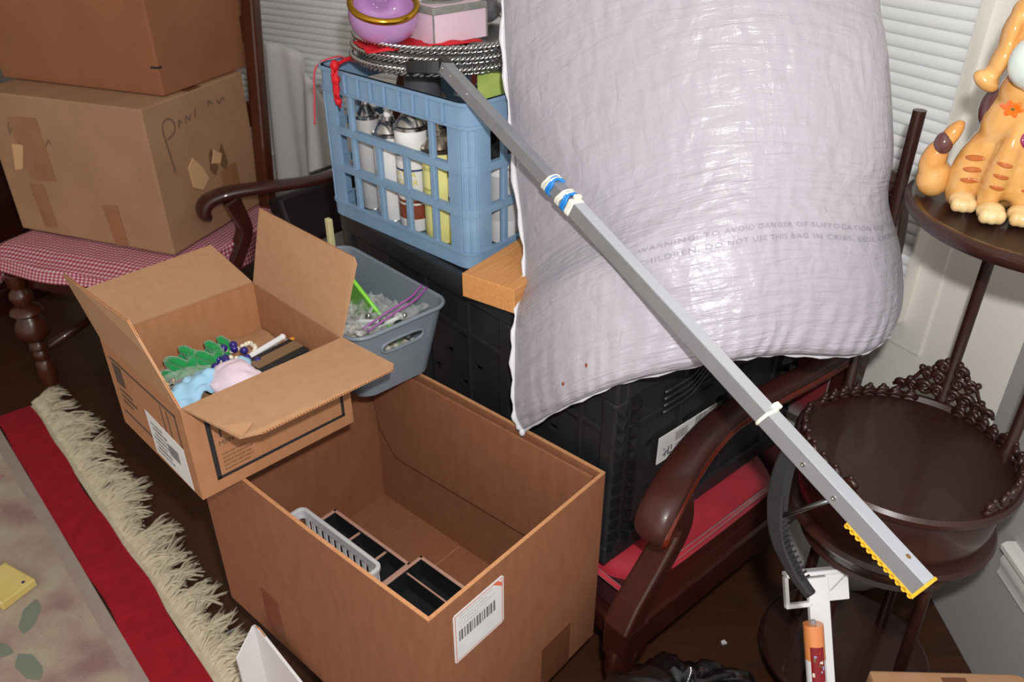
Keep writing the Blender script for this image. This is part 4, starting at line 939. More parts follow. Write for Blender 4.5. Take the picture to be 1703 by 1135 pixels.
def bagpt(u, v, front):
    p = coons(u, v); e = (4*u*(1-u))**0.5*(4*v*(1-v))**0.42
    if front:
        q = 0.098*e*(1-0.15*v)*(0.62+0.38*sm(0.0, 0.5, u))
        q += 0.010*noise.noise((u*4, v*4, 1))*e
        # gathers running in from the left seam and the bottom seam
        q += 0.0035*math.sin(v*120+4*noise.noise((u*6, v*9, 2)))*math.exp(-u/0.10)*min(1, u*30)
        q += 0.0032*math.sin(u*150+5*noise.noise((u*9, v*6, 8)))*math.exp(-v/0.10)*min(1, v*30)
        q += 0.0022*noise.noise((u*18, v*60, 3))*e+0.0018*noise.noise((u*50, v*30, 6))*e
    else: q = -0.085*e*sm(0.0, 0.45, u)*sm(1.0, 0.72, u)-0.006*e
    return p+BN*q
NU, NV = 130, 130
mb = MB(); mb.grid(NU, NV, lambda u, v: bagpt(u, v, True)); mb.grid(NU, NV, lambda u, v: bagpt(u, v, False), flip=True)
mb.uv = [(i/(NU-1)*0.66, j/(NV-1)*0.85) for s in (0, 1) for j in range(NV) for i in range(NU)]
film = mb.build('bag_film', bagm, bag, smooth=True)
def seam(L, wd, off):
    mb = MB(); n = len(L); vs = []
    for i, p in enumerate(L):
        q = off*(1+0.35*math.sin(i*1.7)+0.3*math.sin(i*0.61))
        vs += [p+BN*0.003, p+BN*0.003+Vector(wd)*q, p-BN*0.003+Vector(wd)*q, p-BN*0.003]
    fs = [(i*4+k, i*4+(k+1) % 4, i*4+4+(k+1) % 4, i*4+4+k) for i in range(n-1) for k in range(4)]+[(3, 2, 1, 0), tuple((n-1)*4+k for k in range(4))]
    mb.add(vs, fs); return mb
seam(left, (-1, -0.2, 0), 0.007).build('side_seam', mat('seam_white', (206, 206, 212), 0.35), bag, smooth=True)
seam(bott, (0, -0.3, -1), 0.004).build('bottom_seam', MATS['seam_white'], bag, smooth=True)
MB().ball((0.018, 1.157, 0.602), (0.006, 0.005, 0.008), 8, 6).build('corner_tab', MATS['seam_white'], bag, smooth=True)
# faint warning print that follows the film
def bag_text(body, u0, v0, u1, v1, size):
    def warp(p): 
        L = (u1-u0); u = u0+p.x/0.60; v = v0+(v1-v0)*((u-u0)/L)+p.y/0.80
        return bagpt(min(0.995, u), v, True)+BN*0.0022
    return text_mb(body, size, None, warp=warp, spacing=1.15)
pr = mat('faint_bag_print', (142, 138, 148), 0.5)
bag_text('WARNING: TO AVOID DANGER OF SUFFOCATION KEEP THIS PLASTIC', 0.33, 0.305, 0.95, 0.315, 0.0118).build('warning_print', pr, bag)
bag_text('CHILDREN. DO NOT USE THIS BAG IN CRIBS, BEDS, CARRIAGES', 0.33, 0.278, 0.95, 0.292, 0.0118).build('warning_print', pr, bag)
for u, v, a in ((0.155, 0.105, 60), (0.215, 0.125, 75)):
    p = bagpt(u, v, True)+BN*0.002; MB().ball(tuple(p), (0.002, 0.002, 0.004), 6, 4, ).build('brown_speck', mat('speck', (140, 60, 30), 0.6), bag)

# ================================================================== REACHER TOOL lying on crate rim and bag
P1 = Vector((-0.062, 1.372, 1.128)); P2 = Vector((0.456, 0.634, 0.791))
ax = (P2-P1).normalized(); Lt = (P2-P1).length; ext = 0.125
side_ = Vector((0.78, 0.62, 0.0)); side_ = (side_-ax*side_.dot(ax)).normalized(); upv = side_.cross(ax)
if upv.z < 0: upv = -upv
upv = (upv*math.cos(R(9))+upv.cross(ax).normalized()*math.sin(R(9))).normalized()
# local frame: X along tool to the handle, Y = towards lower-left trigger side (negative side_), Z = up/face
Mt = Matrix((ax, upv.cross(ax).normalized(), upv)).transposed().to_4x4(); Mt.translation = P1-ax*ext
rt_ = thing('reacher_tool', 'aluminium pick-up reacher with black trigger and yellow grip, across bag', 'reacher', (0, 0, 0)); rt_.matrix_world = Mt
TL = Lt+ext
hw, hh = 0.0105, 0.0105
JX = 0.395
MB().box(0.028, JX, -hw, hw, -hh, hh).build('front_tube', alu, rt_, bevel=0.001)
MB().box(JX+0.02, TL-0.003, -hw*1.05, hw*1.05, -hh*1.05, hh*1.05).build('rear_tube', alu, rt_, bevel=0.001)
MB().box(JX+0.02, TL-0.004, -hw*0.98, hw*0.98, hh*1.05, hh*1.05+0.0006).build('lit_top_face', alu_lit, rt_)  # thin paler skin that paints the light on the tube's upper side
# end cap and serrated yellow grip strip
MB().box(TL-0.004, TL, -hw*1.2, hw*1.2, -hh*1.3, hh*1.15).build('end_cap', yellow_pl, rt_, bevel=0.001)
mb = MB(); mb.box(0.985, TL, -hw*1.15, hw*1.15, -hh*1.05-0.0032, -hh*1.05)
for k in range(12): mb.lathe([(0.0030, -hw*1.15), (0.0030, hw*1.15)], 10, Matrix.Translation((0.988+(TL-0.992)*k/11, 0, -hh*1.05-0.0032)) @ Matrix.Rotation(PI/2, 4, 'X'))
mb.build('grip_strip', yellow_pl, rt_)
# trigger
T = catmull([(0.880, 0, -0.004), (0.892, 0, -0.040), (0.914, 0, -0.080), (0.945, 0, -0.113), (0.985, 0, -0.130), (1.018, 0, -0.134)], 30)
MB().rectsweep(T, [0.016-0.002*i/29 for i in range(30)], [0.018+0.006*math.sin(PI*min(1, i/20))-0.006*sm(0.6, 1, i/29) for i in range(30)], (0, 1, 0)).build('trigger', black_pl, rt_, bevel=0.003)
mb = MB()
for i in range(14, 26):
    p = T[i]; t = (T[i+1]-T[i-1]).normalized(); u = Vector((-t.z, 0, t.x)); u = u if u.z > 0 else -u
    mb.tube([p+u*0.0115+Vector((0, -0.0065, 0)), p+u*0.0115+Vector((0, 0.0065, 0))], 0.0017, 6)
mb.build('trigger_ridges', black_pl, rt_)
MB().tube([(0.956, -0.003, -0.006), (0.926, -0.003, -0.088)], 0.0032, 8).build('pull_rod', mat('steel_rod', (120, 120, 120), 0.3, metal=1), rt_, smooth=True)
for x, z in ((0.905, -0.001), (0.956, -0.001)):
    MB().lathe([(0.0034, 0), (0.003, 0.0012), (0.0015, 0.0012), (0.0015, 0.0004), (0, 0.0004)], 14, Matrix.Translation((x, -hw*1.05, z)) @ Matrix.Rotation(PI/2, 4, 'X')).build('rivet', silver, rt_, smooth=40)
MB().lathe([(0.0032, 0), (0.0032, 0.0005), (0, 0.0005)], 14, Matrix.Translation((1.052, 0.001, hh*1.05+0.0006))).build('hole', mat('hole_brown', (120, 92, 50), 0.5), rt_)
for x in (0.035, 0.06, 0.115): MB().ball((x, -hw, 0.002), 0.0018, 8, 6).build('rivet', silver, rt_, smooth=True)
# ties around the fold joint
def loop(x, m, r, k, nm, wob=0.001):
    N = 28; pts = []
    for q in range(N):
        a = 2*PI*q/N; c, s = math.cos(a), math.sin(a); mm = max(abs(c), abs(s)); f = (0.0118/mm)*0.55+0.0135*0.45
        pts.append((x+k*s*0.006+wob*math.sin(3*a+k), f*c*1.02, f*s*1.02))
    MB().tube(pts, r, 8, closed=True).build(nm, m, rt_, smooth=True)
for x in (0.350, 0.356): loop(x, cream_pl, 0.0026, 0.4, 'cable_tie')
for x in (0.359, 0.364): loop(x, blue_tie, 0.0024, -0.4, 'blue_tie', 0.002)
for x in (0.386, 0.391): loop(x, cream_pl, 0.0028, 0.5, 'cable_tie')
for x in (0.397, 0.402): loop(x, blue_tie, 0.0024, -0.5, 'blue_tie', 0.002)
MB().box(0.405, 0.418, -hw*1.2, hw*1.2, -hh*1.2, hh*1.2).build('white_collar', cream_pl, rt_, bevel=0.003)
MB().box(0.404, 0.411, -0.004, 0.009, hh*1.2, hh*1.2+0.006).build('tie_head', cream_pl, rt_, bevel=0.001)
MB().box(JX-0.003, JX+0.02, -hw*0.9, hw*0.9, -hh*0.9, hh*0.9).build('joint_core', alu, rt_)
loop(0.832, cream_pl, 0.0026, 0.3, 'cable_tie', 0)
MB().box(0.824, 0.834, 0.008, 0.018, 0.010, 0.016).build('tie_head', cream_pl, rt_, bevel=0.0015)
# jaws
MB().box(0.015, 0.032, -hw*0.95, hw*0.95, -hh, hh*1.15).build('nose_cap', black_pl, rt_, bevel=0.002)
for s in (-1, 1):
    MB().rectsweep(catmull([(0.022, s*0.006, -0.004), (0.006, s*0.022, -0.014), (-0.020, s*0.032, -0.030), (-0.045, s*0.020, -0.042)], 12), 0.010, [0.024-0.008*i/11 for i in range(12)], (0, 1, 0)).build('jaw', black_pl, rt_, bevel=0.002)
    MB().ball((-0.042, s*0.016, -0.042), (0.014, 0.006, 0.016), 10, 7).build('jaw_pad', black_gl, rt_, smooth=True)

# ================================================================== TIERED TABLE
TC = (0.644, 1.058, 0)
tt = thing('tiered_table', 'dark carved mahogany tiered stand with galleried round shelf', 'table', TC, 0)
MR = 0.176; MZ = 0.640
MB().lathe([(0.0, MZ-0.012), (MR-0.03, MZ-0.014), (MR-0.006, MZ-0.012), (MR, MZ-0.006), (MR, MZ+0.002), (MR-0.005, MZ+0.008), (MR-0.012, MZ+0.008), (MR-0.018, MZ+0.001), (0, MZ)], 64).build('middle_shelf', wood_tab, tt, smooth=35)
MB().lathe([(0.150, MZ-0.013), (0.156, MZ-0.03), (0.155, MZ-0.085), (0.150, MZ-0.108)], 56).build('apron', wood_tab, tt, smooth=35)
MB().lathe([(0.150, MZ-0.108), (0.164, MZ-0.112), (0.168, MZ-0.120), (0.164, MZ-0.128), (0.146, MZ-0.136), (0.140, MZ-0.160), (0.132, MZ-0.172), (0.136, MZ-0.180), (0.10, MZ-0.20), (0, MZ-0.20)], 56).build('lower_drum', wood_tab, tt, smooth=35)
MB().lathe([(0, 0.135), (0.150, 0.135), (0.156, 0.142), (0.156, 0.150), (0.150, 0.156), (0, 0.155)], 48).build('bottom_shelf', wood_tab, tt, smooth=35)
for a in (-50, 30, 130, 215):
    c, s = math.cos(R(a)), math.sin(R(a))
    MB().tube([(0.095*c, 0.095*s, 0.46), (0.10*c, 0.10*s, 0.38), (0.104*c, 0.104*s, 0.2), (0.112*c, 0.112*s, 0.08), (0.135*c, 0.135*s, 0.0)], [0.013, 0.010, 0.010, 0.011, 0.014], 10).build('leg', wood_tab, tt, smooth=True)
SHC = (0.106, -0.004); SHZ = 1.058; SHR = 0.198         # top shelf centre relative to the stand
MB().lathe([(0, SHZ-0.018), (SHR-0.03, SHZ-0.020), (SHR-0.010, SHZ-0.018), (SHR-0.004, SHZ-0.012), (SHR, SHZ-0.006), (SHR, SHZ), (SHR-0.006, SHZ+0.004), (SHR-0.014, SHZ+0.004), (SHR-0.02, SHZ), (0, SHZ)], 72, Matrix.Translation((*SHC, 0))).build('top_shelf', wood_tab, tt, smooth=35)
posts = ((0.120, 0.138, SHZ-0.018), (-0.036, 0.172, 1.150), (0.158, -0.012, SHZ-0.018))
for x, y, z in posts:
    MB().tube([(x, y, MZ), (x, y, MZ+0.012), (x, y, MZ+0.018), (x, y, (MZ+z)/2), (x, y, z-0.004), (x, y, z)], [0.013, 0.013, 0.0088, 0.0092, 0.0098, 0.0098], 14).build('post', wood_tab, tt, smooth=40)
def scroll(c, tang, r0, turns, n, flip):
    pts = []
    for q in range(n):
        t = q/(n-1); a = turns*2*PI*t; r = r0*(1-0.75*t)
        pts.append((c[0]+tang[0]*r*math.cos(a)*flip, c[1]+tang[1]*r*math.cos(a)*flip, c[2]+r*math.sin(a)))
    return pts
def gallery(a0, a1, ht, name, n):
    g = None; mb = MB()
    for k in range(n):
        a = R(a0+(a1-a0)*(k+0.5)/n); rr_ = MR-0.014; c = (rr_*math.cos(a), rr_*math.sin(a)); tg = (-math.sin(a), math.cos(a))
        e = ht*(0.7+0.3*math.sin(PI*(k+0.5)/n))
        mb.tube(scroll((c[0], c[1], MZ+0.004+e*0.45), tg, e*0.45, 1.3, 14, 1 if k % 2 else -1), [0.0056-0.002*q/13 for q in range(14)], 6)
        mb.ball((c[0], c[1], MZ+0.006+e*0.95), (0.0048, 0.0048, 0.0044), 7, 5)
        mb.tube([(c[0]-tg[0]*0.012, c[1]-tg[1]*0.012, MZ+0.003), (c[0], c[1], MZ+0.008+0.2*e), (c[0]+tg[0]*0.012, c[1]+tg[1]*0.012, MZ+0.003)], 0.0058, 6)
    return mb.build(name, wood_tab, tt, smooth=True)
gallery(140, 222, 0.030, 'carved_gallery', 8); gallery(-72, 8, 0.030, 'carved_gallery', 8); gallery(62, 128, 0.016, 'carved_gallery', 8); gallery(10, 40, 0.020, 'carved_gallery', 4)
# tall pierced crest behind the back post
pa = math.atan2(0.138, 0.120); tg = (-math.sin(pa), math.cos(pa)); pc_ = (MR*math.cos(pa)*1.02, MR*math.sin(pa)*1.02)
mb = MB()
for s in (-1, 1):
    for dx, dz, r_, tr in ((0.012, 0.020, 0.012, 1.4), (0.034, 0.018, 0.014, 1.4), (0.016, 0.046, 0.012, 1.3), (0.036, 0.044, 0.008, 1.2), (0.014, 0.070, 0.010, 1.3), (0.054, 0.014, 0.010, 1.3), (0.072, 0.009, 0.008, 1.2)):
        mb.tube(scroll((pc_[0]+s*dx*tg[0], pc_[1]+s*dx*tg[1], MZ+dz), tg, r_, tr, 16, s), [0.0060-0.002*q/15 for q in range(16)], 6)
    for dx, dz in ((0.046, 0.056), (0.026, 0.064), (0.010, 0.084), (0.060, 0.026)): mb.ball((pc_[0]+s*dx*tg[0], pc_[1]+s*dx*tg[1], MZ+dz), 0.0062, 8, 6)
    mb.tube(catmull([(pc_[0]+s*q[0]*tg[0], pc_[1]+s*q[0]*tg[1], MZ+q[1]) for q in ((0.085, 0.004), (0.055, 0.030), (0.040, 0.058), (0.016, 0.060), (0.006, 0.082))], 16), 0.0035, 6)
mb.build('pierced_crest', wood_tab, tt, smooth=True)

# ================================================================== CERAMIC ANIMAL on the top shelf (local -y faces the viewer)
glz = mat('honey_glaze', (192, 126, 56), 0.14, var=(222, 176, 108), vscale=30, vamt=0.7, coat=0.7)
stripe = mat('brown_glaze', (176, 96, 44), 0.14, coat=0.7); cream = mat('cream_glaze', (222, 198, 150), 0.14, coat=0.7, var=(206, 166, 104), vscale=30)
dkp = mat('dark_patch_glaze', (92, 56, 56), 0.18, coat=0.6); greyg = mat('grey_white_glaze', (196, 206, 200), 0.14, coat=0.7); plum = mat('plum_glaze', (140, 44, 84), 0.12, coat=0.8); orangeg = mat('orange_glaze', (238, 110, 24), 0.14, coat=0.7)
an = thing('ceramic_animal', 'glazed ceramic sitting animal jar with heart, flower and striped legs', 'figurine', (0.667, 1.069, SHZ+0.001), -15)
def blob(parts, name, m, par, sub=1, vox=0.0045):
    """fuse ellipsoids into one continuous surface with a voxel remesh"""
    mb = MB()
    for c, r, rot in parts:
        M = Matrix.Translation(c) @ Matrix.Rotation(R(rot[0]), 4, 'X') @ Matrix.Rotation(R(rot[1]), 4, 'Y') @ Matrix.Rotation(R(rot[2]), 4, 'Z')
        mb.ball((0, 0, 0), r, 20, 12, M)
    o = mb.build(name, m, par, smooth=True)
    md = o.modifiers.new('fuse', 'REMESH'); md.mode = 'VOXEL'; md.voxel_size = vox; md.use_smooth_shade = True
    sm_ = o.modifiers.new('soft', 'SMOOTH'); sm_.factor = 0.6; sm_.iterations = 5
    return o
blob([((0, 0.015, 0.060), (0.058, 0.050, 0.064), (0, 0, 0)), ((0, 0.010, 0.115), (0.047, 0.042, 0.056), (0, 0, 0)), ((0, 0.0, 0.160), (0.040, 0.036, 0.036), (0, 0, 0)), ((0, -0.026, 0.082), (0.030, 0.020, 0.060), (0, 0, 0)),
      ((-0.046, 0.010, 0.046), (0.021, 0.028, 0.052), (0, 8, 0)), ((0.046, 0.010, 0.046), (0.021, 0.028, 0.052), (0, -8, 0)),
      ((-0.0185, -0.032, 0.058), (0.0165, 0.019, 0.064), (6, 4, 0)), ((0.0185, -0.032, 0.058), (0.0165, 0.019, 0.064), (6, -4, 0)),
      ((0, -0.005, 0.216), (0.050, 0.046, 0.046), (0, 0, 0)), ((-0.022, 0.0, 0.250), (0.025, 0.025, 0.025), (0, 0, 0)), ((0.022, 0.0, 0.250), (0.025, 0.025, 0.025), (0, 0, 0))], 'body', glz, an, vox=0.0035)
for s in (-1, 1):
    blob([((s*0.034, 0.000, 0.256), (0.018, 0.022, 0.018), (0, s*35, 0)), ((s*0.048, -0.006, 0.232), (0.010, 0.021, 0.028), (0, s*-4, 0)), ((s*0.052, -0.012, 0.200), (0.011, 0.020, 0.030), (0, s*-12, 0)), ((s*0.062, -0.016, 0.174), (0.019, 0.015, 0.011), (0, s*-34, 0))], 'ear', glz, an, vox=0.003)
    for x, y in ((s*0.047, -0.014), (s*0.0185, -0.048)):
        blob([((x, y, 0.013), (0.0180, 0.018, 0.0138), (0, 0, 0)), ((x-0.009, y-0.012, 0.011), (0.008, 0.010, 0.0105), (0, 0, 0)), ((x, y-0.014, 0.011), (0.008, 0.010, 0.0105), (0, 0, 0)), ((x+0.009, y-0.012, 0.011), (0.008, 0.010, 0.0105), (0, 0, 0))], 'paw', cream, an, vox=0.002)
# conform painted patches to the body with a BVH of the evaluated figure
bpy.context.view_layer.update()
dg = bpy.context.evaluated_depsgraph_get(); body = [c for c in an.children if c.name.startswith('body')][0]
me_ = body.evaluated_get(dg).to_mesh(); bvh = BVHTree.FromPolygons([v.co.copy() for v in me_.vertices], [tuple(p.vertices) for p in me_.polygons]); body.evaluated_get(dg).to_mesh_clear()
def decal(name, m, cx, cz, outline, lift=0.0016, n=None):
    """flat outline (x,z) pressed on the front of the figure: fan of rings"""
    mb = MB(); K = len(outline); vs = []
    for rr_ in (0.0, 0.5, 0.85, 1.0):
        for x, z in outline:
            hit = bvh.ray_cast(Vector((cx+x*rr_, -0.4, cz+z*rr_)), Vector((0, 1, 0)))[0]
            y = hit.y if hit else -0.04
            vs.append((cx+x*rr_, y-lift*(1 if rr_ < 0.9 else -0.5), cz+z*rr_))
    fs = [(r_*K+k, r_*K+(k+1) % K, (r_+1)*K+(k+1) % K, (r_+1)*K+k) for r_ in range(3) for k in range(K)]
    mb.add(vs, fs); return mb.build(name, m, an, smooth=True)
def ell(a, b, rot=0, n=16): return [(a*math.cos(t)*math.cos(R(rot))-b*math.sin(t)*math.sin(R(rot)), a*math.cos(t)*math.sin(R(rot))+b*math.sin(t)*math.cos(R(rot))) for t in [2*PI*k/n for k in range(n)]]
for s in (-1, 1):
    for k in range(3):
        decal('leg_stripe', stripe, s*0.047, 0.043+0.015*k, ell(0.0115, 0.0040, s*-6+4*k)); decal('leg_stripe', stripe, s*0.0195, 0.046+0.016*k, ell(0.0105, 0.0034, s*8))
decal('heart', plum, 0.002, 0.108, [(0.00085*16*math.sin(t)**3, 0.00095*(13*math.cos(t)-5*math.cos(2*t)-2*math.cos(3*t)-math.cos(4*t))) for t in [2*PI*k/28 for k in range(28)]], 0.003)
decal('flower', orangeg, -0.024, 0.143, [((0.0105+0.0022*math.cos(6*t))*math.cos(t), (0.0105+0.0022*math.cos(6*t))*math.sin(t)) for t in [2*PI*k/30 for k in range(30)]], 0.002)
decal('flower_centre', mat('green_glaze', (90, 110, 40), 0.2), -0.024, 0.143, ell(0.002, 0.002), 0.0035)
blob([((-0.020, -0.042, 0.206), (0.031, 0.024, 0.034), (0, 0, 0)), ((0.020, -0.042, 0.206), (0.031, 0.024, 0.034), (0, 0, 0)), ((0, -0.038, 0.190), (0.034, 0.024, 0.028), (0, 0, 0))], 'muzzle', greyg, an, vox=0.003)
MB().ball((0, -0.066, 0.222), (0.011, 0.008, 0.008), 12, 8).build('nose', plum, an, smooth=True)
for s in (-1, 1):
    MB().ball((s*0.018, -0.040, 0.245), (0.009, 0.007, 0.011), 12, 8).build('eye', mat('eye_white', (240, 240, 236), 0.1, coat=0.8), an, smooth=True)
    MB().ball((s*0.018, -0.0465, 0.245), (0.0045, 0.0025, 0.006), 10, 6).build('pupil', ink, an, smooth=True)
    for k in range(3): MB().ball((s*(0.020+0.007*(k % 2)), -0.0638+0.002*(k % 2), 0.208-0.007*k), 0.0012, 6, 4).build('whisker_dot', ink, an)
MB().tube(catmull([(-0.040, -0.050, 0.198), (-0.020, -0.0625, 0.186), (0, -0.058, 0.192), (0.020, -0.0625, 0.186), (0.040, -0.050, 0.198)], 20), 0.0013, 6).build('mouth_line', mat('pink_glaze', (206, 130, 140), 0.2), an, smooth=True)
blob([((-0.080, 0.030, 0.027), (0.024, 0.024, 0.0275), (0, 0, 0)), ((-0.088, 0.027, 0.054), (0.017, 0.018, 0.030), (0, 12, 0)), ((-0.077, 0.022, 0.088), (0.0115, 0.013, 0.028), (0, 26, 0))], 'tail', glz, an, vox=0.003)
MB().ball((-0.0825, 0.0195, 0.080), (0.0125, 0.0135, 0.016), 14, 9).build('tail_patch', dkp, an, smooth=True)
MB().ball((-0.034, 0.026, 0.130), (0.016, 0.026, 0.028), 14, 9).build('back_patch', dkp, an, smooth=True)

# ================================================================== LEFT CHAIR WITH GINGHAM COVER
CO = (-1.17, 2.36, 0); CAa = -19
ch = thing('dining_chair', 'brown wooden chair with turned legs carrying two cartons', 'chair', CO, CAa)
MB().box(-0.28, 0.32, -0.23, 0.33, 0.40, 0.452).build('seat', wood_chair, ch, bevel=0.01)
turn = [(0.026, 0.40), (0.026, 0.365), (0.018, 0.355), (0.030, 0.340), (0.034, 0.325), (0.026, 0.305), (0.018, 0.298), (0.042, 0.288), (0.047, 0.276), (0.030, 0.262), (0.036, 0.25), (0.050, 0.225), (0.048, 0.20), (0.026, 0.178), (0.018, 0.172), (0.026, 0.162), (0.028, 0.150), (0.018, 0.140), (0.024, 0.13), (0.026, 0.118), (0.018, 0.105), (0.026, 0.095), (0.030, 0.05), (0.020, 0.0)]
for x, y in ((-0.215, -0.275), (0.27, -0.20)):
    MB().lathe(turn[::-1], 20, Matrix.Translation((x, y, 0))).build('leg', wood_chair, ch, smooth=45)
MB().box(-0.24, 0.30, -0.255, -0.215, 0.345, 0.42).build('seat_apron', wood_dark, ch, bevel=0.006)
for x in (-0.255, 0.285):
    MB().rectsweep(catmull([(x, 0.31, 0), (x, 0.30, 0.42), (x, 0.34, 0.8), (x, 0.40, 1.25)], 14), 0.045, 0.045, (1, 0, 0)).build('back_post', wood_chair, ch, bevel=0.008)
for z, y in ((0.75, 0.335), (1.0, 0.365), (1.22, 0.396)): MB().box(-0.255, 0.285, y-0.012, y+0.012, z-0.04, z+0.04).build('back_slat', wood_chair, ch, bevel=0.006)
for x in (-0.235, 0.278): MB().tube([(x, -0.24, 0.12), (x, 0.30, 0.12)], 0.014, 10).build('stretcher', wood_chair, ch, smooth=True)
MB().box(-0.23, 0.28, -0.015, 0.015, 0.105, 0.145).build('stretcher', wood_chair, ch, bevel=0.005)
gc = thing('gingham_cloth', 'red and white gingham cloth draped over the chair seat', 'cloth', (CO[0], CO[1], 0.4535), CAa)
mb = MB(); NU, NV = 70, 60; uvs = []
def cloth(u, v):
    s = -0.40+u*0.84; t = -0.325+v*0.655
    x = max(-0.30, min(0.345, s)); y = max(-0.27, t); z = 0.006+0.003*noise.noise((s*14, t*14, 0))
    if s > 0.345: z -= (s-0.345); x = 0.345+0.012*math.sin(t*20)
    if s < -0.30: z -= (-0.30-s); x = -0.30-0.012*math.sin(t*20)
    if t < -0.27: z -= (-0.27-t)*0.62; y = -0.27-0.35*(-0.27-t)+0.010*math.sin(s*17)
    z -= 0.02*sm(-0.20, -0.27, y)
    return (x, y, z)
mb.grid(NU, NV, cloth); mb.uv = [((-0.40+i/(NU-1)*0.84), (-0.325+j/(NV-1)*0.655)) for j in range(NV) for i in range(NU)]
mb.build('fabric', gingham, gc, smooth=True, solid=0.002)
# lower carton on the chair
L2 = (-1.163, 2.457, 0.468); LA = -20
lb2 = thing('carton', 'worn tan cardboard carton sitting on the gingham chair', 'box', L2, LA, 'cartons stacked on the chair')
w, d, h = 0.285, 0.218, 0.420
MB().box(-w, w, -d, d, 0, h).build('shell', card_old, lb2, bevel=0.004)
MB().box(-w+0.001, w-0.001, -0.03, 0.03, h, h+0.0008).build('tape', tape, lb2)
FMc = plane_M((-w, -d-0.0005, 0), (1, 0, 0), (0, 0, 1)); RMc = plane_M((w+0.0005, -d, 0), (0, 1, 0), (0, 0, 1))
tapef = mat('dull_tape', (164, 118, 84), 0.35, var=(150, 104, 72), vscale=20)
for M, x0, x1, y0, y1 in ((FMc, 0.10, 0.15, 0.02, 0.16), (FMc, 0.36, 0.41, 0.0, 0.13), (FMc, 0.10, 0.20, 0.17, 0.36), (RMc, 0.27, 0.34, 0.04, 0.17)):
    mb = MB(); mb.prism([(x0, y0), (x1, y0+0.004), (x1-0.006, y1), (x0-0.012, y1-0.006)], 0, 0.0007, M); mb.build('tape_strip', tapef, lb2)
flp = mat('torn_card', (214, 172, 128), 0.85)
for M, pl in ((FMc, [(0.055, 0.195), (0.085, 0.20), (0.115, 0.275), (0.075, 0.275)]), (RMc, [(0.13, 0.16), (0.165, 0.14), (0.20, 0.165), (0.18, 0.205), (0.15, 0.24), (0.125, 0.22)]), (RMc, [(0.225, 0.20), (0.262, 0.19), (0.275, 0.215), (0.245, 0.235)])):
    mb = MB(); mb.prism(pl, 0.0005, 0.004, M); mb.build('torn_patch', flp, lb2)
mb = MB()
for dx in (0, 0.05): mb.prism([(0.215+dx, 0.18), (0.235+dx, 0.16), (0.25+dx, 0.18), (0.235+dx, 0.245), (0.222+dx, 0.23)], 0.0004, 0.0012, RMc)
mb.build('torn_hole', mat('torn_dark', (120, 84, 56), 0.9), lb2)
mk = mat('marker_ink', (126, 98, 78), 0.7); mb = MB()
for st_ in ([(0.075, 0.225), (0.066, 0.30), (0.062, 0.355), (0.085, 0.372), (0.108, 0.358), (0.104, 0.330), (0.070, 0.318)], [(0.125, 0.335), (0.13, 0.355), (0.14, 0.345)], [(0.155, 0.34), (0.16, 0.36), (0.172, 0.345), (0.18, 0.36)], [(0.195, 0.345), (0.205, 0.37)], [(0.26, 0.36), (0.265, 0.375), (0.28, 0.362)], [(0.30, 0.37), (0.31, 0.355), (0.325, 0.37), (0.335, 0.358)]):
    vs, fs = strip2d([(p.x, p.y) for p in catmull([(x, y, 0) for x, y in st_], 14)], 0.006); mb.add(vs, fs, RMc @ Matrix.Translation((0, 0, 0.0003)))
for st_ in ([(0.075, 0.30), (0.082, 0.335), (0.10, 0.33), (0.08, 0.31)], [(0.12, 0.29), (0.125, 0.31), (0.14, 0.295)], [(0.16, 0.285), (0.165, 0.305), (0.18, 0.285), (0.185, 0.30)], [(0.20, 0.28), (0.215, 0.30), (0.22, 0.285)]):
    vs, fs = strip2d([(p.x, p.y) for p in catmull([(x, y, 0) for x, y in st_], 10)], 0.005); mb.add(vs, fs, FMc @ Matrix.Translation((0, 0, 0.0003)))
tag(mb.build('marker_scrawl', mk, lb2), kind='stuff')
# upper carton
ub = thing('carton', 'brown cardboard carton stacked on top of the worn carton', 'box', (-1.155, 2.56, 0.890), -21, 'cartons stacked on the chair')
w, d, h = 0.295, 0.195, 0.40
MB().hexa([(-w, -d, 0), (w, -d, 0), (w, d, 0), (-w, d, 0)], [(-w, -d-0.012, h), (w+0.01, -d-0.012, h), (w+0.01, d, h), (-w, d, h)]).build('shell', card_old2, ub, bevel=0.004)
MB().box(-0.03, 0.03, -d+0.002, d-0.002, h-0.0005, h+0.0012).build('tape', tape, ub)
MB().box(w-0.022, w+0.001, -d-0.003, -d-0.0008, 0.074, 0.080).build('pen_mark', ink, ub)
MB().box(w+0.0002, w+0.003, -d-0.001, -d+0.012, 0.074, 0.080).build('pen_mark', ink, ub)

# dark cabinet in the far left corner
cabm = wood_dark
cbt = thing('dark_cabinet', 'dark wooden cabinet standing behind the chair at far left', 'cabinet', (-2.15, 2.75, 0), -25)
MB().box(-0.30, 0.30, -0.25, 0.25, 0.08, 1.2).build('carcass', cabm, cbt, bevel=0.006)
MB().box(-0.32, 0.32, -0.27, 0.27, 0, 0.09).build('plinth', cabm, cbt, bevel=0.008)
MB().box(-0.33, 0.33, -0.28, 0.28, 1.2, 1.235).build('top', cabm, cbt, bevel=0.008)
for x0, x1 in ((-0.28, -0.005), (0.005, 0.28)):
    dr = MB().box(x0, x1, -0.268, -0.251, 0.12, 1.16).build('door', wood_chair, cbt, bevel=0.004)
    MB().box(x0+0.05, x1-0.05, -0.276, -0.268, 0.18, 1.10).build('door_panel', cabm, dr, bevel=0.006); MB().ball((x1-0.02 if x0 < 0 else x0+0.02, -0.278, 0.65), 0.010, 8, 6).build('knob', gold, dr, smooth=True)
wpz = thing('white_packet', 'white paper packet lying on the floor under the chair', 'packet', (-1.32, 2.62, 0.0), 25)
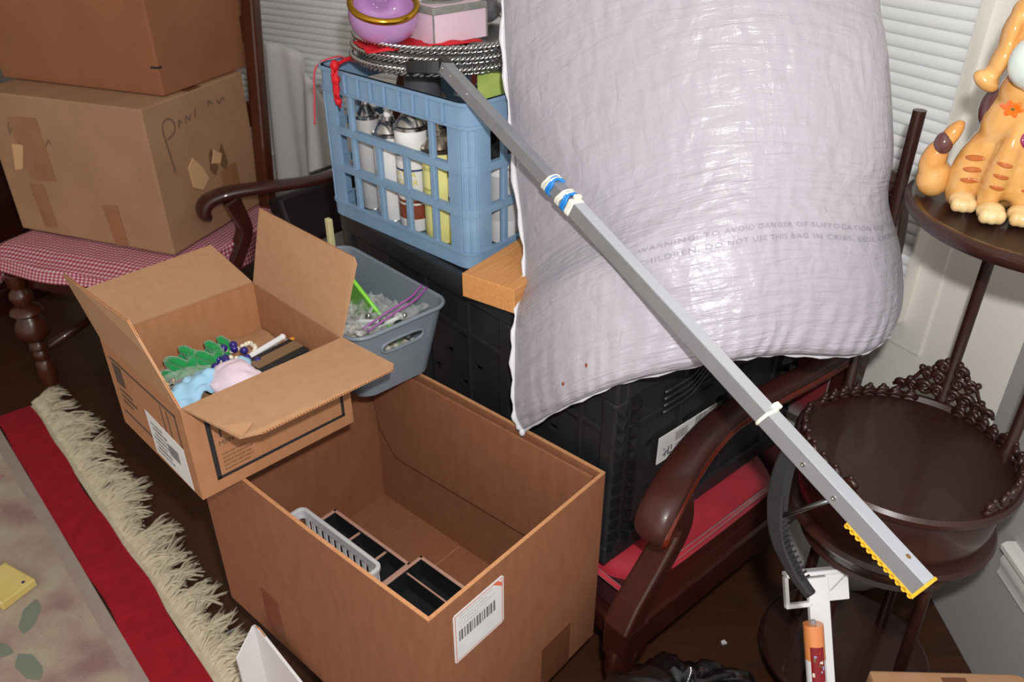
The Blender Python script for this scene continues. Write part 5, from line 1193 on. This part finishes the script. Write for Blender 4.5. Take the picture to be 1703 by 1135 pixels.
MB().prism([(-0.13, -0.09), (0.11, -0.11), (0.14, 0.08), (-0.10, 0.10)], 0.0, 0.05).build('wrap', paper, wpz, bevel=0.01)
MB().tube([(-0.02, -0.10, 0.051), (0.02, 0.09, 0.051)], 0.003, 6).build('fold', paper, wpz, smooth=True)
# sheer curtain hanging behind the settee's left arm
sh = thing('sheer_curtain', 'grey sheer fabric hanging in folds behind the settee left arm', 'curtain', (0, 0, 0))
mb = MB()
def sheer(u, v):
    s = 1.55+u*0.72; zt = 0.42+0.44*sm(0.05, 1.0, u)+0.03*math.sin(u*9); z = 0.03+v*(zt-0.03)
    off = 0.10+0.025*math.sin(u*26+2*v)+0.05*(1-v)+0.01*math.sin(u*60)
    return wall_pt(NL, CLF, s, z, off)
mb.grid(70, 24, sheer); mb.build('fabric', sheer_m, sh, smooth=True, solid=0.002)

# ================================================================== FOREGROUND BITS
# white corrugated carton at the foot of the big box
wc = thing('white_carton', 'white corrugated carton panel at foot of big box', 'box', (-0.472, 1.035, 0), -41.3)
pv = mat('white_board', (222, 222, 224), 0.6)
sdp = MB(); sdp.prism([(0, 0.0), (0.34, 0.0), (0.34, 0.10), (0.20, 0.175), (0.012, 0.252), (0.0, 0.248)], 0, 0.005, plane_M((0, -0.004, 0), (1, 0, 0), (0, 0, 1))); sdp.build('front_panel', pv, wc)
MB().prism([(0, 0), (0.05, 0), (0.05, 0.20), (0.006, 0.248), (0, 0.247)], 0, 0.005, plane_M((0.0, -0.004, 0), (0, -1, 0), (0, 0, 1))).build('end_panel', pv, wc)
MB().tube([(0.0025, -0.0065, 0.2485), (0.013, -0.0065, 0.2530), (0.030, -0.0065, 0.245), (0.034, -0.0065, 0.20)], 0.0016, 5).build('cut_edge', edge_m, wc)
MB().box(0, 0.34, -0.054, -0.004, 0, 0.004).build('bottom_flap', pv, wc)
# black rubbish bag
bgb = thing('rubbish_bag', 'crumpled shiny black rubbish bag beside the settee foot', 'bag', (0.262, 0.790, 0))
mb = MB()
def rub(u, v):
    a = 2*PI*u; t = v; r_ = math.sin(PI*min(1, t*0.98+0.02))**0.42
    n1 = noise.noise((3*math.cos(a), 3*math.sin(a), t*3)); n2 = noise.noise((9*math.cos(a), 9*math.sin(a), t*11))
    f = r_*(1+0.10*n1+0.06*n2)
    return (0.195*math.cos(a)*f, 0.145*math.sin(a)*f, max(0.001, 0.395*t*(1+0.05*n1)+0.012*n2*r_))
mb.grid(80, 50, rub, wrapu=True); mb.build('film', mat('black_polythene', (16, 16, 18), 0.22, bump=0.9, bscale=45, coat=0.3, detail=5), bgb, smooth=True)
mb = MB(); mb.grid(20, 8, lambda u, v: ((0.012+0.02*v)*(1+0.3*math.sin(u*2*PI*7))*math.cos(2*PI*u), (0.012+0.02*v)*(1+0.3*math.sin(u*2*PI*7))*math.sin(2*PI*u), 0.385+0.02*v), wrapu=True); mb.build('knot', MATS['black_polythene'], bgb, smooth=True)
# flat brown carton at lower right
fb = thing('flat_carton', 'plain brown carton on the floor at the foot of the tiered table', 'box', (0.735, 0.715, 0), -1)
MB().prism([(-0.135, -0.20), (0.125, -0.20), (0.125, 0.165), (0.118, 0.176), (0.108, 0.180), (-0.135, 0.183)], 0, 0.296).build('shell', card_in, fb, bevel=0.004)
MB().box(-0.02, 0.02, -0.19, 0.17, 0.296, 0.2968).build('tape', tape, fb)
# white T-headed bracket leaning, with printed tube strapped in front
br = thing('white_bracket', 'white plastic T-headed bracket leaning beside the tiered table', 'bracket', (0, 0, 0))
A0 = Vector((0.505, 0.965, 0.405)); A1 = Vector((0.535, 0.74, 0.03)); bx = (A1-A0).normalized(); by = Vector((1, 0.12, 0)); by = (by-bx*by.dot(bx)).normalized(); bz = bx.cross(by)
if bz.z < 0: bz = -bz
Mb = Matrix((by, -bx, bz)).transposed().to_4x4(); Mb.translation = A0; br.matrix_world = Mb
# local x right, y up the shaft, z to the viewer
Ls = (A1-A0).length
MB().box(-0.006, 0.030, -Ls, 0.03, -0.006, 0.006).build('shaft', white_pl, br, bevel=0.002)
hd = MB().box(-0.045, 0.068, 0.035, 0.043, -0.012, 0.012).build('head_bar', white_pl, br, bevel=0.003)
MB().box(0.026, 0.066, -0.012, 0.036, -0.004, 0.004).build('side_plate', white_pl, br, bevel=0.002)
MB().add([(0.030, 0.006, 0.0045), (0.064, 0.034, 0.0045), (0.064, 0.031, 0.0045), (0.034, 0.006, 0.0045)], [(0, 1, 2, 3)]).build('plate_crease', mat('soft_grey', (170, 170, 170), 0.6), br)
for b in ((-0.047, -0.040, -0.012, 0.036), (-0.047, 0.0, -0.018, -0.010)): MB().box(b[0], b[1], b[2], b[3], -0.006, 0.006).build('side_loop', white_pl, br, bevel=0.002)
tu = thing('printed_tube', 'white tube with orange end and red printed label, by bracket', 'tube', (0, 0, 0)); Mt2 = Mb @ Matrix.Translation((-0.012, -0.038, 0.026)); tu.matrix_world = Mt2
MB().tube([(0, 0, 0), (0, -0.058, 0)], 0.0165, 20).build('orange_end', orange_t, tu, smooth=40)
MB().tube([(0, -0.058, 0), (0, -Ls+0.06, 0)], 0.0162, 20).build('white_body', white_pl, tu, smooth=40)
MB().tube([(0, 0.0, 0), (0, 0.006, 0)], 0.005, 10).build('spout', mat('grey_spout', (150, 150, 150), 0.4), tu)
def wrap_patch(a0, a1, y0, y1, m, name, par, r_=0.0169, n=8):
    mb = MB(); mb.grid(n, 2, lambda u, v: (r_*math.sin(R(a0+(a1-a0)*u)), y0+(y1-y0)*v, r_*math.cos(R(a0+(a1-a0)*u)))); return mb.build(name, m, par, smooth=True)
lbm = mat('label_maroon', (130, 26, 36), 0.3); lab = wrap_patch(-50, 30, -0.185, -0.034, lbm, 'printed_label', tu, n=12)
r5 = random.Random(4); cols = [mat('lab_a', (226, 150, 60), 0.3), mat('lab_b', (226, 214, 196), 0.3), mat('lab_c', (206, 60, 40), 0.3), mat('lab_d', (150, 160, 200), 0.3), mat('lab_e', (110, 90, 60), 0.3)]
for k in range(44):
    a = r5.uniform(-48, 16); y = r5.uniform(-0.182, -0.040); 
    if -0.104 < y < -0.086: continue
    wrap_patch(a, a+r5.uniform(6, 14), y, y+r5.uniform(0.003, 0.007), cols[k % 5], 'printed_spot', lab, 0.0171, 4)
wrap_patch(-49, 29, -0.100, -0.091, paper, 'title_band', lab, 0.0172)
text_mb('CHARA', 0.0078, None, warp=lambda v: (0.0174*math.sin(R(-46)+v.x/0.0174), -0.0985+v.y, 0.0174*math.cos(R(-46)+v.x/0.0174))).build('title', lbm, lab)
wt = thing('white_card', 'pointed white card scrap left of the printed tube', 'card', (0.458, 0.775, 0.0), 4)
MB().prism([(-0.035, 0.0), (0.045, 0.0), (0.02, 0.12), (-0.004, 0.27), (-0.02, 0.15)], 0, 0.003, plane_M((0, 0, 0), (1, 0, 0), (0, 0.45, 0.9))).build('card', paper, wt)
MB().prism([(-0.002, 0.10), (0.0, 0.10), (0.001, 0.13), (-0.001, 0.13)], 0.003, 0.0034, plane_M((0, 0, 0), (1, 0, 0), (0, 0.45, 0.9))).build('pen_tick', ink, wt)
# white litter and plastic scraps on the floor
for k, (x, y, a) in enumerate(((0.46, 1.19, 20), (-0.62, 1.20, 40))):
    sc_ = thing('floor_scrap', ('tiny white scrap on the dark floor by the table', 'clear plastic scrap on the floor beside the big box')[k], 'scrap', (x, y, 0.0), a)
    MB().prism([(-0.006, -0.004), (0.006, -0.005), (0.005, 0.005), (-0.004, 0.004)] if k == 0 else [(-0.03, -0.012), (0.03, -0.016), (0.026, 0.014), (-0.02, 0.016)], 0.0, 0.003 if k == 0 else 0.006).build('piece', paper if k == 0 else clear, sc_)
# white carton behind the table legs, against the wall
wb2 = thing('white_sack', 'white plastic sack slumped against the wall behind table legs', 'sack', (0.74, 1.38, 0), -30)
mb = MB(); mb.grid(40, 20, lambda u, v: Vector((0.16*math.cos(2*PI*u), 0.07*math.sin(2*PI*u), 0))*math.sin(PI*min(1, v*0.95+0.05))**0.4*(1+0.12*noise.noise((4*math.cos(2*PI*u), 4*math.sin(2*PI*u), v*4)))+Vector((0, 0, max(0.001, 0.36*v))), wrapu=True)
mb.build('film', mat('dull_white_poly', (206, 206, 204), 0.4, bump=0.4, bscale=30), wb2, smooth=True)
